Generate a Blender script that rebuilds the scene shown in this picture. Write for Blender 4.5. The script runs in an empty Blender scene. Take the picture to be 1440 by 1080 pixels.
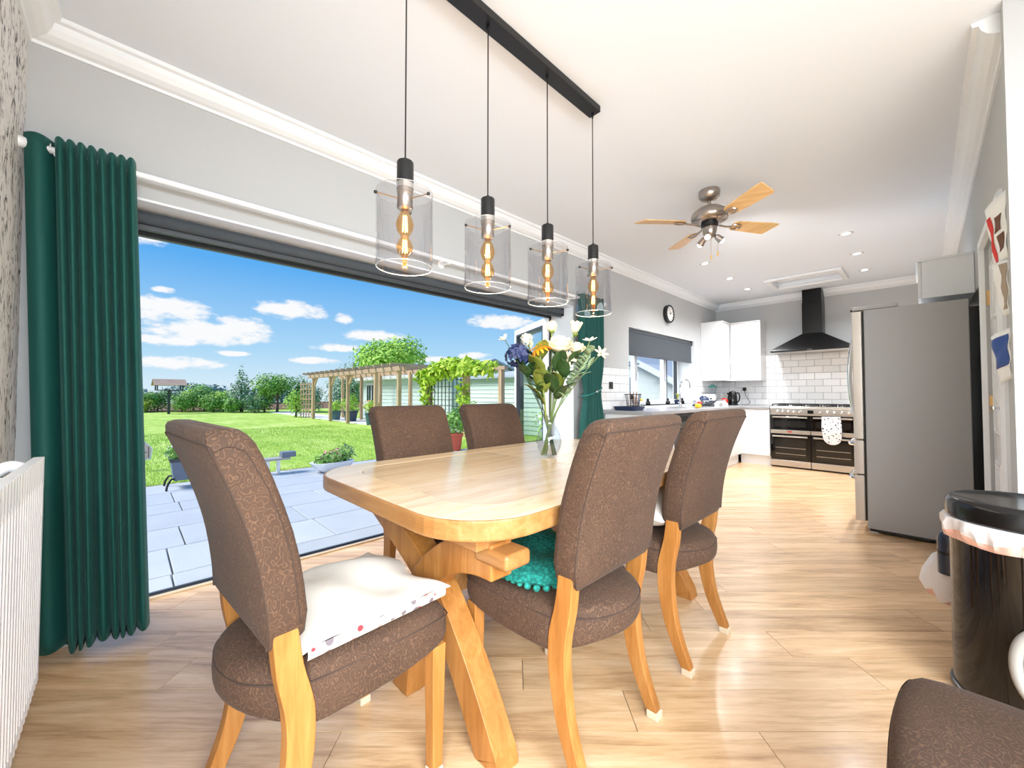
import bpy, bmesh, math, random
from mathutils import Vector, Matrix
random.seed(7)
SC = bpy.context.scene
COL = SC.collection
R_ = math.radians
PI = math.pi

# ------------------------------------------------------------------ camera
cam_d = bpy.data.cameras.new('camera'); cam = bpy.data.objects.new('camera', cam_d); COL.objects.link(cam)
cam.location = (0.0, 0.0, 1.10)
cam.rotation_euler = (R_(90 + 1.432), 0.0, 0.80278)
cam_d.sensor_fit = 'HORIZONTAL'; cam_d.sensor_width = 36.0; cam_d.lens = 14.0
cam_d.clip_start = 0.02; cam_d.clip_end = 500
SC.camera = cam

# ------------------------------------------------------------------ exposure
vs = SC.view_settings
vs.view_transform = 'Standard'
try: vs.look = 'None'
except Exception: pass
vs.gamma = 1.0; vs.use_curve_mapping = False
vs.exposure = 0.0

# ------------------------------------------------------------------ sky: blue gradient with small fair-weather cumulus
CLOUDS = [(-0.7086, 0.1639, 0.0638, 0.0217), (-0.7338, 0.15, 0.0394, 0.0133), (-0.6548, 0.1212, 0.1067, 0.0241), (-0.5962, 0.138, 0.0489, 0.0236), (-0.7138, 0.1022, 0.0612, 0.0121), (-0.5056, 0.1823, 0.0683, 0.0203), (-0.7035, 0.0598, 0.0727, 0.0123), (-0.7436, 0.2924, 0.029, 0.021), (-0.3351, 0.1374, 0.0764, 0.0135), (-0.4124, 0.1059, 0.054, 0.0098), (-0.4019, 0.1725, 0.0197, 0.0131), (-0.0268, 0.1801, 0.0857, 0.0179), (-0.6107, 0.0832, 0.0288, 0.0059), (-0.7208, 0.1947, 0.0181, 0.0067), (-0.5457, 0.2977, 0.0313, 0.0122), (-0.4636, 0.0749, 0.0543, 0.008), (-0.0979, 0.0957, 0.0424, 0.0089), (-0.2111, 0.0853, 0.0683, 0.0087)]
def make_sky(strength=1.0):
    w = bpy.data.worlds.new('sky'); SC.world = w; w.use_nodes = True
    nt = w.node_tree; N = nt.nodes; L = nt.links; N.clear()
    out = N.new('ShaderNodeOutputWorld'); bg = N.new('ShaderNodeBackground'); L.new(bg.outputs[0], out.inputs[0])
    bg.inputs[1].default_value = strength
    tc = N.new('ShaderNodeTexCoord')
    def math_(op, a, b=None, c=None, clamp=False):
        n = N.new('ShaderNodeMath'); n.operation = op; n.use_clamp = clamp
        for i, v in enumerate((a, b, c)):
            if v is None: continue
            if isinstance(v, (int, float)): n.inputs[i].default_value = v
            else: L.new(v, n.inputs[i])
        return n.outputs[0]
    sep = N.new('ShaderNodeSeparateXYZ'); L.new(tc.outputs['Generated'], sep.inputs[0])
    X, Y, Z = sep.outputs
    # azimuth measured clockwise from the heading (-0.7193, 0.6947); the cloud pattern repeats, mirrored, all round the sky
    fr = math_('ADD', math_('MULTIPLY', X, 0.6947), math_('MULTIPLY', Y, 0.7193))
    ff = math_('ADD', math_('MULTIPLY', X, -0.7193), math_('MULTIPLY', Y, 0.6947))
    az = math_('ARCTAN2', fr, ff)
    az = math_('SUBTRACT', math_('PINGPONG', math_('ADD', az, 0.80), 1.05), 0.80)
    el = math_('ARCSINE', math_('MAXIMUM', math_('MINIMUM', Z, 1.0), -1.0))
    cv = N.new('ShaderNodeCombineXYZ'); L.new(az, cv.inputs[0]); L.new(math_('MULTIPLY', el, 2.2), cv.inputs[1])
    n1 = N.new('ShaderNodeTexNoise'); n1.inputs['Scale'].default_value = 26; n1.inputs['Detail'].default_value = 6; n1.inputs['Roughness'].default_value = 0.62
    L.new(cv.outputs[0], n1.inputs['Vector'])
    nz = math_('MULTIPLY', math_('SUBTRACT', n1.outputs[0], 0.5), 3.2)
    best = None
    for (a, e, wa, we) in CLOUDS:
        da = math_('DIVIDE', math_('SUBTRACT', az, a), wa); de = math_('DIVIDE', math_('SUBTRACT', el, e), we)
        s = math_('SUBTRACT', 1.0, math_('ADD', math_('MULTIPLY', da, da), math_('MULTIPLY', de, de)))
        best = s if best is None else math_('MAXIMUM', best, s)
    f = math_('ADD', math_('MAXIMUM', best, -3.0), nz)
    mr = N.new('ShaderNodeMapRange'); mr.interpolation_type = 'SMOOTHSTEP'
    L.new(f, mr.inputs[0]); mr.inputs[1].default_value = -0.25; mr.inputs[2].default_value = 0.75
    ramp = N.new('ShaderNodeValToRGB'); L.new(math_('MULTIPLY', el, 1.0 / 0.6), ramp.inputs[0])
    cr = ramp.color_ramp; cr.elements[0].position = 0.0; cr.elements[0].color = (0.72, 0.87, 0.95, 1)
    cr.elements[1].position = 1.0; cr.elements[1].color = (0.045, 0.27, 0.78, 1)
    e = cr.elements.new(0.16); e.color = (0.42, 0.70, 0.94, 1)
    e = cr.elements.new(0.45); e.color = (0.115, 0.43, 0.90, 1)
    mx = N.new('ShaderNodeMixRGB'); L.new(mr.outputs[0], mx.inputs[0]); L.new(ramp.outputs[0], mx.inputs[1])
    mx.inputs[2].default_value = (0.96, 0.97, 0.99, 1)
    L.new(mx.outputs[0], bg.inputs[0])
make_sky(1.0)

# ------------------------------------------------------------------ sun and added fill lights
def light(name, kind, loc, energy, color=(1, 1, 1), rot=None, target=None, **kw):
    d = bpy.data.lights.new(name, kind); d.energy = energy; d.color = color
    o = bpy.data.objects.new(name, d); COL.objects.link(o); o.location = loc
    for k, v in kw.items(): setattr(d, k, v)
    if target is not None:
        o.rotation_euler = (Vector(target) - Vector(loc)).to_track_quat('-Z', 'Y').to_euler()
    elif rot: o.rotation_euler = rot
    return o
light('sun', 'SUN', (0, -10, 20), 5.6, (1.0, 0.97, 0.92), target=(0.0 + 0.42, -10 + 0.54, 20 - 0.76), angle=R_(32))   # hazy bright sun over the garden
# unseen fill lamps added behind and right of the viewpoint; no windows built
light('fill_light_side', 'AREA', (2.45, 0.9, 1.7), 80, (0.82, 0.92, 1.0), target=(1.4, 1.1, 0.0), shape='RECTANGLE', size=2.6, size_y=2.0)
light('fill_light_rear', 'AREA', (1.45, -0.60, 1.65), 325, (0.84, 0.93, 1.0), target=(0.55, -0.05, 0.2), shape='RECTANGLE', size=2.4, size_y=1.4)
# ------------------------------------------------------------------ mesh helpers
class M:
    def __init__(s): s.v = []; s.f = []
    def add(s, vs, fs):
        o = len(s.v); s.v += [tuple(v) for v in vs]; s.f += [tuple(i + o for i in f) for f in fs]; return s
    def box(s, x0, x1, y0, y1, z0, z1):
        v = [(x0,y0,z0),(x1,y0,z0),(x1,y1,z0),(x0,y1,z0),(x0,y0,z1),(x1,y0,z1),(x1,y1,z1),(x0,y1,z1)]
        return s.add(v, [(0,3,2,1),(4,5,6,7),(0,1,5,4),(1,2,6,5),(2,3,7,6),(3,0,4,7)])
    def loft(s, rings, cap0=True, cap1=True, closed=True):
        n = len(rings[0]); vs = [p for r in rings for p in r]; fs = []
        for i in range(len(rings) - 1):
            for j in range(n if closed else n - 1):
                k = (j + 1) % n
                fs.append((i*n + j, i*n + k, (i+1)*n + k, (i+1)*n + j))
        if cap0: fs.append(tuple(range(n))[::-1])
        if cap1: fs.append(tuple((len(rings)-1)*n + j for j in range(n)))
        return s.add(vs, fs)
    def bar(s, p0, p1, w, h=None, w1=None, h1=None, up=(0,0,1)):
        h = w if h is None else h; w1 = w if w1 is None else w1; h1 = h if h1 is None else h1
        p0 = Vector(p0); p1 = Vector(p1); d = (p1 - p0).normalized(); u = Vector(up)
        if abs(d.dot(u)) > 0.98: u = Vector((0, 1, 0))
        a = d.cross(u).normalized(); b = a.cross(d).normalized()
        r = lambda p, w, h: [p - a*w/2 - b*h/2, p + a*w/2 - b*h/2, p + a*w/2 + b*h/2, p - a*w/2 + b*h/2]
        return s.loft([r(p0, w, h), r(p1, w1, h1)])
    def tube(s, pts, r, n=8, cap=True):
        pts = [Vector(p) for p in pts]; rings = []
        rr = r if isinstance(r, (list, tuple)) else [r] * len(pts)
        prev = None
        for i, p in enumerate(pts):
            d = (pts[min(i+1, len(pts)-1)] - pts[max(i-1, 0)])
            d = d.normalized() if d.length > 1e-9 else Vector((0,0,1))
            if prev is None:
                u = Vector((0,0,1)) if abs(d.z) < 0.9 else Vector((1,0,0))
                a = d.cross(u).normalized()
            else:
                a = (prev - d * prev.dot(d)).normalized()
            prev = a; b = d.cross(a)
            rings.append([p + (a*math.cos(2*PI*k/n) + b*math.sin(2*PI*k/n)) * rr[i] for k in range(n)])
        return s.loft(rings, cap, cap)
    def lathe(s, prof, n=24, c=(0,0,0), axis='z', cap0=True, cap1=True, sx=1.0, sy=1.0):
        rings = []
        for (r, h) in prof:
            ring = []
            for k in range(n):
                a = 2*PI*k/n; x, y = r*math.cos(a)*sx, r*math.sin(a)*sy
                p = (x, y, h) if axis == 'z' else ((h, x, y) if axis == 'x' else (y, h, x))
                ring.append((p[0]+c[0], p[1]+c[1], p[2]+c[2]))
            rings.append(ring)
        return s.loft(rings, cap0, cap1)
    def prism(s, poly, z0, z1):
        return s.loft([[(x, y, z0) for x, y in poly], [(x, y, z1) for x, y in poly]])
    def prism_ax(s, poly, a0, a1, axis):   # poly in the two other axes
        f = {'x': lambda p, a: (a, p[0], p[1]), 'y': lambda p, a: (p[0], a, p[1]), 'z': lambda p, a: (p[0], p[1], a)}[axis]
        return s.loft([[f(p, a0) for p in poly], [f(p, a1) for p in poly]])
    def ball(s, c, r, n=12, m=8, sx=1, sy=1, sz=1):
        rings = []
        for i in range(m + 1):
            t = PI * i / m; q = max(math.sin(t), 0.02) * r
            rings.append([(c[0] + q*math.cos(2*PI*k/n)*sx, c[1] + q*math.sin(2*PI*k/n)*sy, c[2] - r*math.cos(t)*sz) for k in range(n)])
        return s.loft(rings)
    def grid(s, fn, nu, nv):
        vs = [fn(i/nu, j/nv) for j in range(nv+1) for i in range(nu+1)]
        fs = [(j*(nu+1)+i, j*(nu+1)+i+1, (j+1)*(nu+1)+i+1, (j+1)*(nu+1)+i) for j in range(nv) for i in range(nu)]
        return s.add(vs, fs)
    def quadleaf(s, c, n, d, L, W):
        c = Vector(c); d = d.normalized(); a = d.cross(n).normalized()
        return s.add([c, c + d*L*0.45 + a*W/2 + n*L*0.06, c + d*L, c + d*L*0.45 - a*W/2 + n*L*0.06], [(0,1,2,3)])
    def build(s, name, mat=None, parent=None, smooth=False, bevel=0, seg=2, sub=0, solid=0, loc=None, rot=None, fix=True):
        me = bpy.data.meshes.new(name); me.from_pydata(s.v, [], s.f); me.update()
        if fix:
            bm = bmesh.new(); bm.from_mesh(me); bmesh.ops.recalc_face_normals(bm, faces=bm.faces); bm.to_mesh(me); bm.free()
        o = bpy.data.objects.new(name, me); COL.objects.link(o)
        if mat: me.materials.append(MAT[mat] if isinstance(mat, str) else mat)
        if smooth:
            for p in me.polygons: p.use_smooth = True
        if parent: o.parent = parent
        if loc: o.location = loc
        if rot: o.rotation_euler = rot
        if solid:
            m = o.modifiers.new('solid', 'SOLIDIFY'); m.thickness = solid; m.offset = 0
        if bevel:
            m = o.modifiers.new('bevel', 'BEVEL'); m.width = bevel; m.segments = seg; m.limit_method = 'ANGLE'; m.angle_limit = R_(40)
            for p in me.polygons: p.use_smooth = True
            try: me.set_sharp_from_angle(angle=R_(40))
            except Exception: pass
            m2 = o.modifiers.new('wn', 'WEIGHTED_NORMAL'); m2.keep_sharp = False
        if sub:
            m = o.modifiers.new('sub', 'SUBSURF'); m.levels = sub; m.render_levels = sub
            for p in me.polygons: p.use_smooth = True
        elif smooth and not bevel:
            try: me.set_sharp_from_angle(angle=R_(50))
            except Exception: pass
        return o
def tag(o, label, cat, group=None, kind=None):
    o['label'] = label; o['category'] = cat
    if group: o['group'] = group
    if kind: o['kind'] = kind
    return o
def thing(name, label, cat, loc=(0,0,0), rz=0, group=None):
    o = bpy.data.objects.new(name, None); COL.objects.link(o); o.location = loc; o.rotation_euler = (0, 0, rz)
    o.empty_display_size = 0.1
    return tag(o, label, cat, group)
def structure(o):
    o['kind'] = 'structure'; return o
def stuff(o):
    o['kind'] = 'stuff'; return o
def share(name, src, parent, loc, rot=(0,0,0), scale=None):
    o = bpy.data.objects.new(name, src.data); COL.objects.link(o); o.parent = parent; o.location = loc; o.rotation_euler = rot
    if scale: o.scale = scale
    for m in src.modifiers:
        n = o.modifiers.new(m.name, m.type)
        for k in ('width','segments','limit_method','angle_limit','levels','render_levels','thickness','offset','keep_sharp'):
            if hasattr(m, k): setattr(n, k, getattr(m, k))
    return o
def copy_tree(o, parent=None):
    c = o.copy(); COL.objects.link(c)
    if parent is not None: c.parent = parent
    for ch in list(o.children): copy_tree(ch, c)
    return c
def smoothpath(pts, n=8):
    pts = [Vector(p) for p in pts]; out = []
    for i in range(len(pts) - 1):
        p0 = pts[max(i-1, 0)]; p1 = pts[i]; p2 = pts[i+1]; p3 = pts[min(i+2, len(pts)-1)]
        for k in range(n):
            t = k / n
            out.append(0.5*((2*p1) + (p2-p0)*t + (2*p0-5*p1+4*p2-p3)*t*t + (3*p1-p0-3*p2+p3)*t**3))
    out.append(pts[-1]); return out
def rrect(x0, x1, y0, y1, r, n=6):
    out = []
    for cx, cy, a0 in ((x1-r, y0+r, -90), (x1-r, y1-r, 0), (x0+r, y1-r, 90), (x0+r, y0+r, 180)):
        for k in range(n + 1):
            a = R_(a0 + 90*k/n); out.append((cx + r*math.cos(a), cy + r*math.sin(a)))
    return out
def lerp(a, b, t): return a + (b - a) * t
def interp(x, pts):
    for (x0, y0), (x1, y1) in zip(pts, pts[1:]):
        if x <= x1: return y0 if x < x0 else y0 + (y1-y0)*(x-x0)/(x1-x0)
    return pts[-1][1]

# ------------------------------------------------------------------ materials
MAT = {}
class NT:
    def __init__(s, name):
        m = bpy.data.materials.new(name); m.use_nodes = True; s.m = m; s.t = m.node_tree; s.N = s.t.nodes; s.L = s.t.links
        s.p = s.N['Principled BSDF']; MAT[name] = m
    def n(s, t, **kw):
        x = s.N.new(t)
        for k, v in kw.items(): setattr(x, k, v)
        return x
    def set(s, node, **kw):
        for k, v in kw.items():
            k = k.replace('_', ' ')
            if hasattr(v, 'is_linked') or hasattr(v, 'links'): s.L.new(v, node.inputs[k])
            else: node.inputs[k].default_value = v
    def coord(s, scale=(1,1,1), kind='Object', rnd=0.0):
        tc = s.n('ShaderNodeTexCoord'); mp = s.n('ShaderNodeMapping'); s.L.new(tc.outputs[kind], mp.inputs[0]); mp.inputs['Scale'].default_value = scale
        if rnd:
            oi = s.n('ShaderNodeObjectInfo'); mu = s.n('ShaderNodeMath', operation='MULTIPLY'); mu.inputs[1].default_value = rnd
            s.L.new(oi.outputs['Random'], mu.inputs[0]); s.L.new(mu.outputs[0], mp.inputs['Location'])
        return mp.outputs[0]
    def noise(s, vec, scale, detail=3, rough=0.5, dist=0.0):
        x = s.n('ShaderNodeTexNoise'); s.L.new(vec, x.inputs['Vector']); x.inputs['Scale'].default_value = scale; x.inputs['Detail'].default_value = detail
        x.inputs['Roughness'].default_value = rough; x.inputs['Distortion'].default_value = dist; return x.outputs[0]
    def ramp(s, fac, stops, interp='LINEAR'):
        x = s.n('ShaderNodeValToRGB'); s.L.new(fac, x.inputs[0]); cr = x.color_ramp; cr.interpolation = interp
        while len(cr.elements) < len(stops): cr.elements.new(0.5)
        for e, (p, c) in zip(cr.elements, stops):
            e.position = p; e.color = (c[0], c[1], c[2], 1) if not isinstance(c, (int, float)) else (c, c, c, 1)
        return x.outputs[0]
    def math(s, op, a, b=0.0):
        x = s.n('ShaderNodeMath', operation=op)
        for i, v in enumerate((a, b)):
            if isinstance(v, (int, float)): x.inputs[i].default_value = v
            else: s.L.new(v, x.inputs[i])
        return x.outputs[0]
    def mix(s, f, a, b, mode='MIX'):
        x = s.n('ShaderNodeMixRGB', blend_type=mode)
        for i, v in enumerate((f, a, b)):
            if isinstance(v, (int, float)): x.inputs[i].default_value = v
            elif isinstance(v, tuple): x.inputs[i].default_value = (v[0], v[1], v[2], 1)
            else: s.L.new(v, x.inputs[i])
        return x.outputs[0]
    def bump(s, h, strength=0.3, dist=0.01):
        b = s.n('ShaderNodeBump'); b.inputs['Strength'].default_value = strength; b.inputs['Distance'].default_value = dist
        s.L.new(h, b.inputs['Height']); s.L.new(b.outputs[0], s.p.inputs['Normal'])
    def rnd(s): return s.n('ShaderNodeObjectInfo').outputs['Random']
def srgb(r, g, b):
    f = lambda c: ((c/255 + 0.055)/1.055)**2.4 if c/255 > 0.04045 else c/255/12.92
    return (f(r), f(g), f(b))
def plain(name, rgb, rough=0.5, metal=0.0, vary=0.04, scale=40, bump=0.0, **kw):
    t = NT(name); v = t.coord(); nz = t.noise(v, scale, 3)
    c = t.mix(nz, tuple(x*(1-vary) for x in rgb), tuple(min(1, x*(1+vary)) for x in rgb))
    t.set(t.p, Base_Color=c, Roughness=rough, Metallic=metal)
    for k, val in kw.items(): t.p.inputs[k.replace('_', ' ')].default_value = val
    if bump: t.bump(nz, bump, 0.004)
    return t
def wood(name, c0, c1, c2, axis=0, scale=1.0, rough=0.4, rnd=7.0, spec=0.5, coat=0.0):
    t = NT(name); sc = [14*scale]*3; sc[axis] = 1.3*scale
    v = t.coord(tuple(sc), rnd=rnd); a = t.noise(v, 1.6, 5, 0.6, 0.8); b = t.noise(v, 9, 4, 0.7, 0.2)
    c = t.ramp(t.math('ADD', t.math('MULTIPLY', a, 0.7), t.math('MULTIPLY', b, 0.3)), [(0.3, c0), (0.5, c1), (0.68, c2)])
    hs = t.n('ShaderNodeHueSaturation'); t.L.new(c, hs.inputs['Color']); mr = t.n('ShaderNodeMapRange'); t.L.new(t.rnd(), mr.inputs[0]); mr.inputs[3].default_value = 0.9; mr.inputs[4].default_value = 1.1
    t.L.new(mr.outputs[0], hs.inputs['Value'])
    t.set(t.p, Base_Color=hs.outputs[0], Roughness=rough); t.p.inputs['Specular IOR Level'].default_value = spec
    t.bump(b, 0.08, 0.003)
    if coat: t.p.inputs['Coat Weight'].default_value = coat; t.p.inputs['Coat Roughness'].default_value = 0.16
    return t
plain('wall_paint', srgb(187, 189, 190), 0.85, vary=0.01)
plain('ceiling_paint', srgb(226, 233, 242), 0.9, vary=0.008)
plain('white_trim', srgb(234, 238, 242), 0.45, vary=0.01)
plain('white_gloss', srgb(226, 227, 229), 0.12, vary=0.006)
plain('white_metal', srgb(240, 240, 242), 0.35, vary=0.01)
plain('dark_metal', srgb(62, 66, 72), 0.45, vary=0.05)
plain('black_metal', srgb(16, 17, 19), 0.4, vary=0.1)
plain('hood_black', srgb(7, 7, 8), 0.3, vary=0.1, Specular_IOR_Level=0.25)
plain('black_gloss', srgb(12, 12, 13), 0.06, vary=0.1)
plain('black_plastic', srgb(16, 16, 17), 0.22, vary=0.1)
plain('black_glass', srgb(8, 8, 9), 0.03, vary=0.05)
plain('oven_interior', srgb(30, 28, 26), 0.12, vary=0.2, scale=8)
plain('steel', srgb(200, 196, 190), 0.3, 1.0, vary=0.03, scale=90)
plain('fridge_side', srgb(165, 165, 165), 0.42, 0.15, vary=0.015, scale=200)
plain('fridge_front', srgb(205, 198, 190), 0.35, 0.55, vary=0.04, scale=60)
plain('chrome', srgb(225, 225, 228), 0.08, 1.0, vary=0.01)
plain('nickel', srgb(178, 168, 160), 0.28, 1.0, vary=0.03)
plain('brass', srgb(214, 170, 110), 0.3, 1.0, vary=0.03)
plain('worktop_grey', srgb(164, 165, 168), 0.25, vary=0.12, scale=220)
plain('grout', srgb(166, 166, 168), 0.9, vary=0.02)
plain('plug_white', srgb(238, 238, 236), 0.35, vary=0.01)
plain('blind_fabric', srgb(72, 78, 84), 0.9, vary=0.05, scale=300)
plain('red_plastic', srgb(190, 40, 30), 0.3, vary=0.05)
plain('teal_plastic', srgb(30, 120, 115), 0.3, vary=0.05)
plain('navy', srgb(40, 55, 85), 0.4, vary=0.1)
plain('grey_plastic', srgb(150, 152, 158), 0.45, vary=0.03)
plain('light_grey', srgb(168, 166, 162), 0.4, vary=0.03)
plain('bottle_blue', srgb(38, 52, 72), 0.2, vary=0.06)
plain('yellow', srgb(240, 200, 50), 0.5, vary=0.05)
plain('terracotta', srgb(205, 95, 70), 0.8, vary=0.1, bump=0.2)
plain('white_ceramic', srgb(240, 240, 242), 0.15, vary=0.02)
plain('soil', srgb(120, 88, 62), 0.95, vary=0.4, scale=25, bump=0.5)
plain('pot_teal', srgb(70, 105, 115), 0.5, vary=0.1)
plain('pot_navy', srgb(45, 62, 85), 0.5, vary=0.1)
plain('lead_grey', srgb(112, 122, 138), 0.6, vary=0.12, scale=14)
plain('roof_felt', srgb(178, 184, 192), 0.85, vary=0.08, scale=30)
plain('roof_orange', srgb(214, 140, 100), 0.85, vary=0.12, scale=20)
plain('mint_wall', srgb(214, 230, 222), 0.7, vary=0.02)
plain('render_white', srgb(232, 238, 238), 0.8, vary=0.02)
plain('dark_window', srgb(40, 62, 66), 0.1, vary=0.2)
plain('pink', srgb(228, 190, 205), 0.5, vary=0.15, scale=50)
plain('purple_dark', srgb(96, 60, 88), 0.5, vary=0.1)
plain('trellis_black', srgb(48, 44, 42), 0.6, vary=0.1)
plain('stem_green', srgb(96, 116, 52), 0.5, vary=0.25, scale=60)
plain('stem_dark', srgb(46, 66, 44), 0.5, vary=0.2, scale=60)
plain('leaf_olive', srgb(120, 128, 50), 0.5, vary=0.25, scale=40)
plain('leaf_deep', srgb(52, 78, 38), 0.45, vary=0.3, scale=40)
plain('leaf_sage', srgb(150, 168, 130), 0.6, vary=0.2, scale=40)
plain('petal_cream', srgb(222, 204, 168), 0.6, vary=0.04, scale=30)
plain('petal_orange', srgb(236, 132, 8), 0.55, vary=0.12, scale=60)
plain('petal_blue', srgb(28, 42, 86), 0.6, vary=0.35, scale=70)
plain('petal_pale', srgb(210, 208, 190), 0.6, vary=0.08, scale=50)
plain('liner_white', srgb(245, 240, 240), 0.35, vary=0.02, Transmission_Weight=0.15)
plain('liner_red', srgb(240, 190, 178), 0.35, vary=0.05, Transmission_Weight=0.15)
plain('foot_cap', srgb(214, 196, 170), 0.25, vary=0.05)
plain('paper_white', srgb(244, 244, 244), 0.7, vary=0.01)
plain('paper_red', srgb(214, 56, 50), 0.6, vary=0.04)
plain('paper_brown', srgb(110, 74, 58), 0.6, vary=0.2)
plain('paper_blue', srgb(52, 84, 156), 0.5, vary=0.1)
plain('paper_beige', srgb(168, 150, 132), 0.6, vary=0.15)
plain('bark', srgb(110, 92, 72), 0.9, vary=0.2, bump=0.4)
plain('pillow_white', srgb(222, 218, 212), 0.9, vary=0.03, scale=20, bump=0.2)
plain('patio_joint', srgb(150, 152, 154), 0.95, vary=0.05)
plain('gravel_pale', srgb(222, 218, 214), 0.95, vary=0.08, scale=30)
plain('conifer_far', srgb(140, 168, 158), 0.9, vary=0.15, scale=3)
wood('oak', srgb(144, 90, 38), srgb(172, 114, 55), srgb(188, 134, 74), 2, rough=0.4)
wood('oak_edge', srgb(144, 94, 48), srgb(170, 120, 68), srgb(184, 138, 90), 0, rough=0.35)
wood('oak_x', srgb(196, 146, 92), srgb(220, 176, 122), srgb(232, 196, 148), 0, rough=0.24, coat=0.5)
wood('oak_y', srgb(214, 176, 130), srgb(232, 202, 160), srgb(240, 216, 182), 1, rough=0.24, coat=0.5)  # tabletop oak: paler than the edges, glare on the top put into the colour
wood('blade_wood', srgb(206, 156, 92), srgb(226, 184, 122), srgb(240, 208, 156), 0, rough=0.3)
wood('garden_timber', srgb(168, 132, 100), srgb(198, 164, 130), srgb(214, 184, 150), 2, rough=0.8)
wood('garden_timber_flat', srgb(160, 128, 108), srgb(190, 158, 136), srgb(206, 178, 156), 1, rough=0.8)
wood('floor_plank', srgb(168, 126, 86), srgb(218, 179, 135), srgb(238, 206, 168), 0, scale=0.8, rough=0.3, rnd=31, coat=0.35)
def fabric():
    t = NT('chair_fabric'); v = t.coord((1.1, 1.5, 1.1), rnd=5)
    n1 = t.noise(v, 40, 1.0, 0.4, 0.0); s = t.math('SINE', t.math('MULTIPLY', n1, 40)); line = t.ramp(s, [(0.62, 0.0), (0.95, 1.0)])
    soft = t.noise(v, 6, 3); c = t.mix(soft, srgb(60, 41, 29), srgb(82, 58, 42))
    c = t.mix(t.math('MULTIPLY', line, 0.5), c, srgb(114, 85, 64))
    t.set(t.p, Base_Color=c, Roughness=0.85); t.p.inputs['Sheen Weight'].default_value = 0.03; t.p.inputs['Sheen Roughness'].default_value = 0.4
    t.bump(line, 0.25, 0.002)
fabric()
plain('piping', srgb(62, 46, 37), 0.85, vary=0.05)
def velvet():
    t = NT('curtain_velvet'); v = t.coord((30, 30, 1)); nz = t.noise(v, 3, 3)
    t.set(t.p, Base_Color=t.mix(nz, srgb(0, 70, 63), srgb(3, 84, 77)), Roughness=0.75); t.p.inputs['Sheen Weight'].default_value = 0.08; t.p.inputs['Sheen Roughness'].default_value = 0.35
    t.p.inputs['Sheen Tint'].default_value = (0.4, 0.9, 0.8, 1)
velvet()
def teal_knit():
    t = NT('teal_knit'); v = t.coord(); vo = t.n('ShaderNodeTexVoronoi'); t.L.new(v, vo.inputs['Vector']); vo.inputs['Scale'].default_value = 85
    t.set(t.p, Base_Color=t.ramp(vo.outputs[0], [(0.0, srgb(40, 168, 152)), (0.7, srgb(8, 104, 94))]), Roughness=0.85); t.bump(vo.outputs[0], -0.8, 0.01)
teal_knit()
def floral():
    t = NT('cushion_cotton'); v = t.coord(); nz = t.noise(v, 6, 4)
    t.set(t.p, Base_Color=t.mix(nz, srgb(204, 198, 188), srgb(224, 219, 212)), Roughness=0.9); t.bump(nz, 0.25, 0.02)
    t = NT('cushion_print'); v = t.coord()
    vo = t.n('ShaderNodeTexVoronoi'); t.L.new(v, vo.inputs['Vector']); vo.inputs['Scale'].default_value = 40; vo.inputs['Randomness'].default_value = 0.75
    blob = t.ramp(vo.outputs['Distance'], [(0.42, 1.0), (0.50, 0.0)])
    sep = t.n('ShaderNodeSeparateColor'); t.L.new(vo.outputs['Color'], sep.inputs[0])
    pick = t.ramp(sep.outputs[0], [(0.0, srgb(166, 50, 60)), (0.35, srgb(204, 130, 126)), (0.6, srgb(110, 100, 106)), (0.8, srgb(206, 200, 186))], 'CONSTANT')
    t.set(t.p, Base_Color=t.mix(blob, srgb(214, 208, 198), pick), Roughness=0.9)
floral()
def glove():
    t = NT('cow_print'); v = t.coord(); vo = t.n('ShaderNodeTexVoronoi'); t.L.new(v, vo.inputs['Vector']); vo.inputs['Scale'].default_value = 34
    t.set(t.p, Base_Color=t.ramp(vo.outputs['Distance'], [(0.24, srgb(35, 35, 38)), (0.32, srgb(214, 214, 217))]), Roughness=0.9)
glove()
def wallpaper():
    t = NT('wallpaper'); v = t.coord((1, 1, 0.5)); nz = t.noise(v, 22, 4, 0.6, 2.0)
    z = t.n('ShaderNodeSeparateXYZ'); t.L.new(v, z.inputs[0])
    t.set(t.p, Base_Color=t.ramp(nz, [(0.36, srgb(70, 72, 80)), (0.42, srgb(186, 182, 178)), (0.50, srgb(230, 228, 226))]), Roughness=0.7)
wallpaper()
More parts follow.
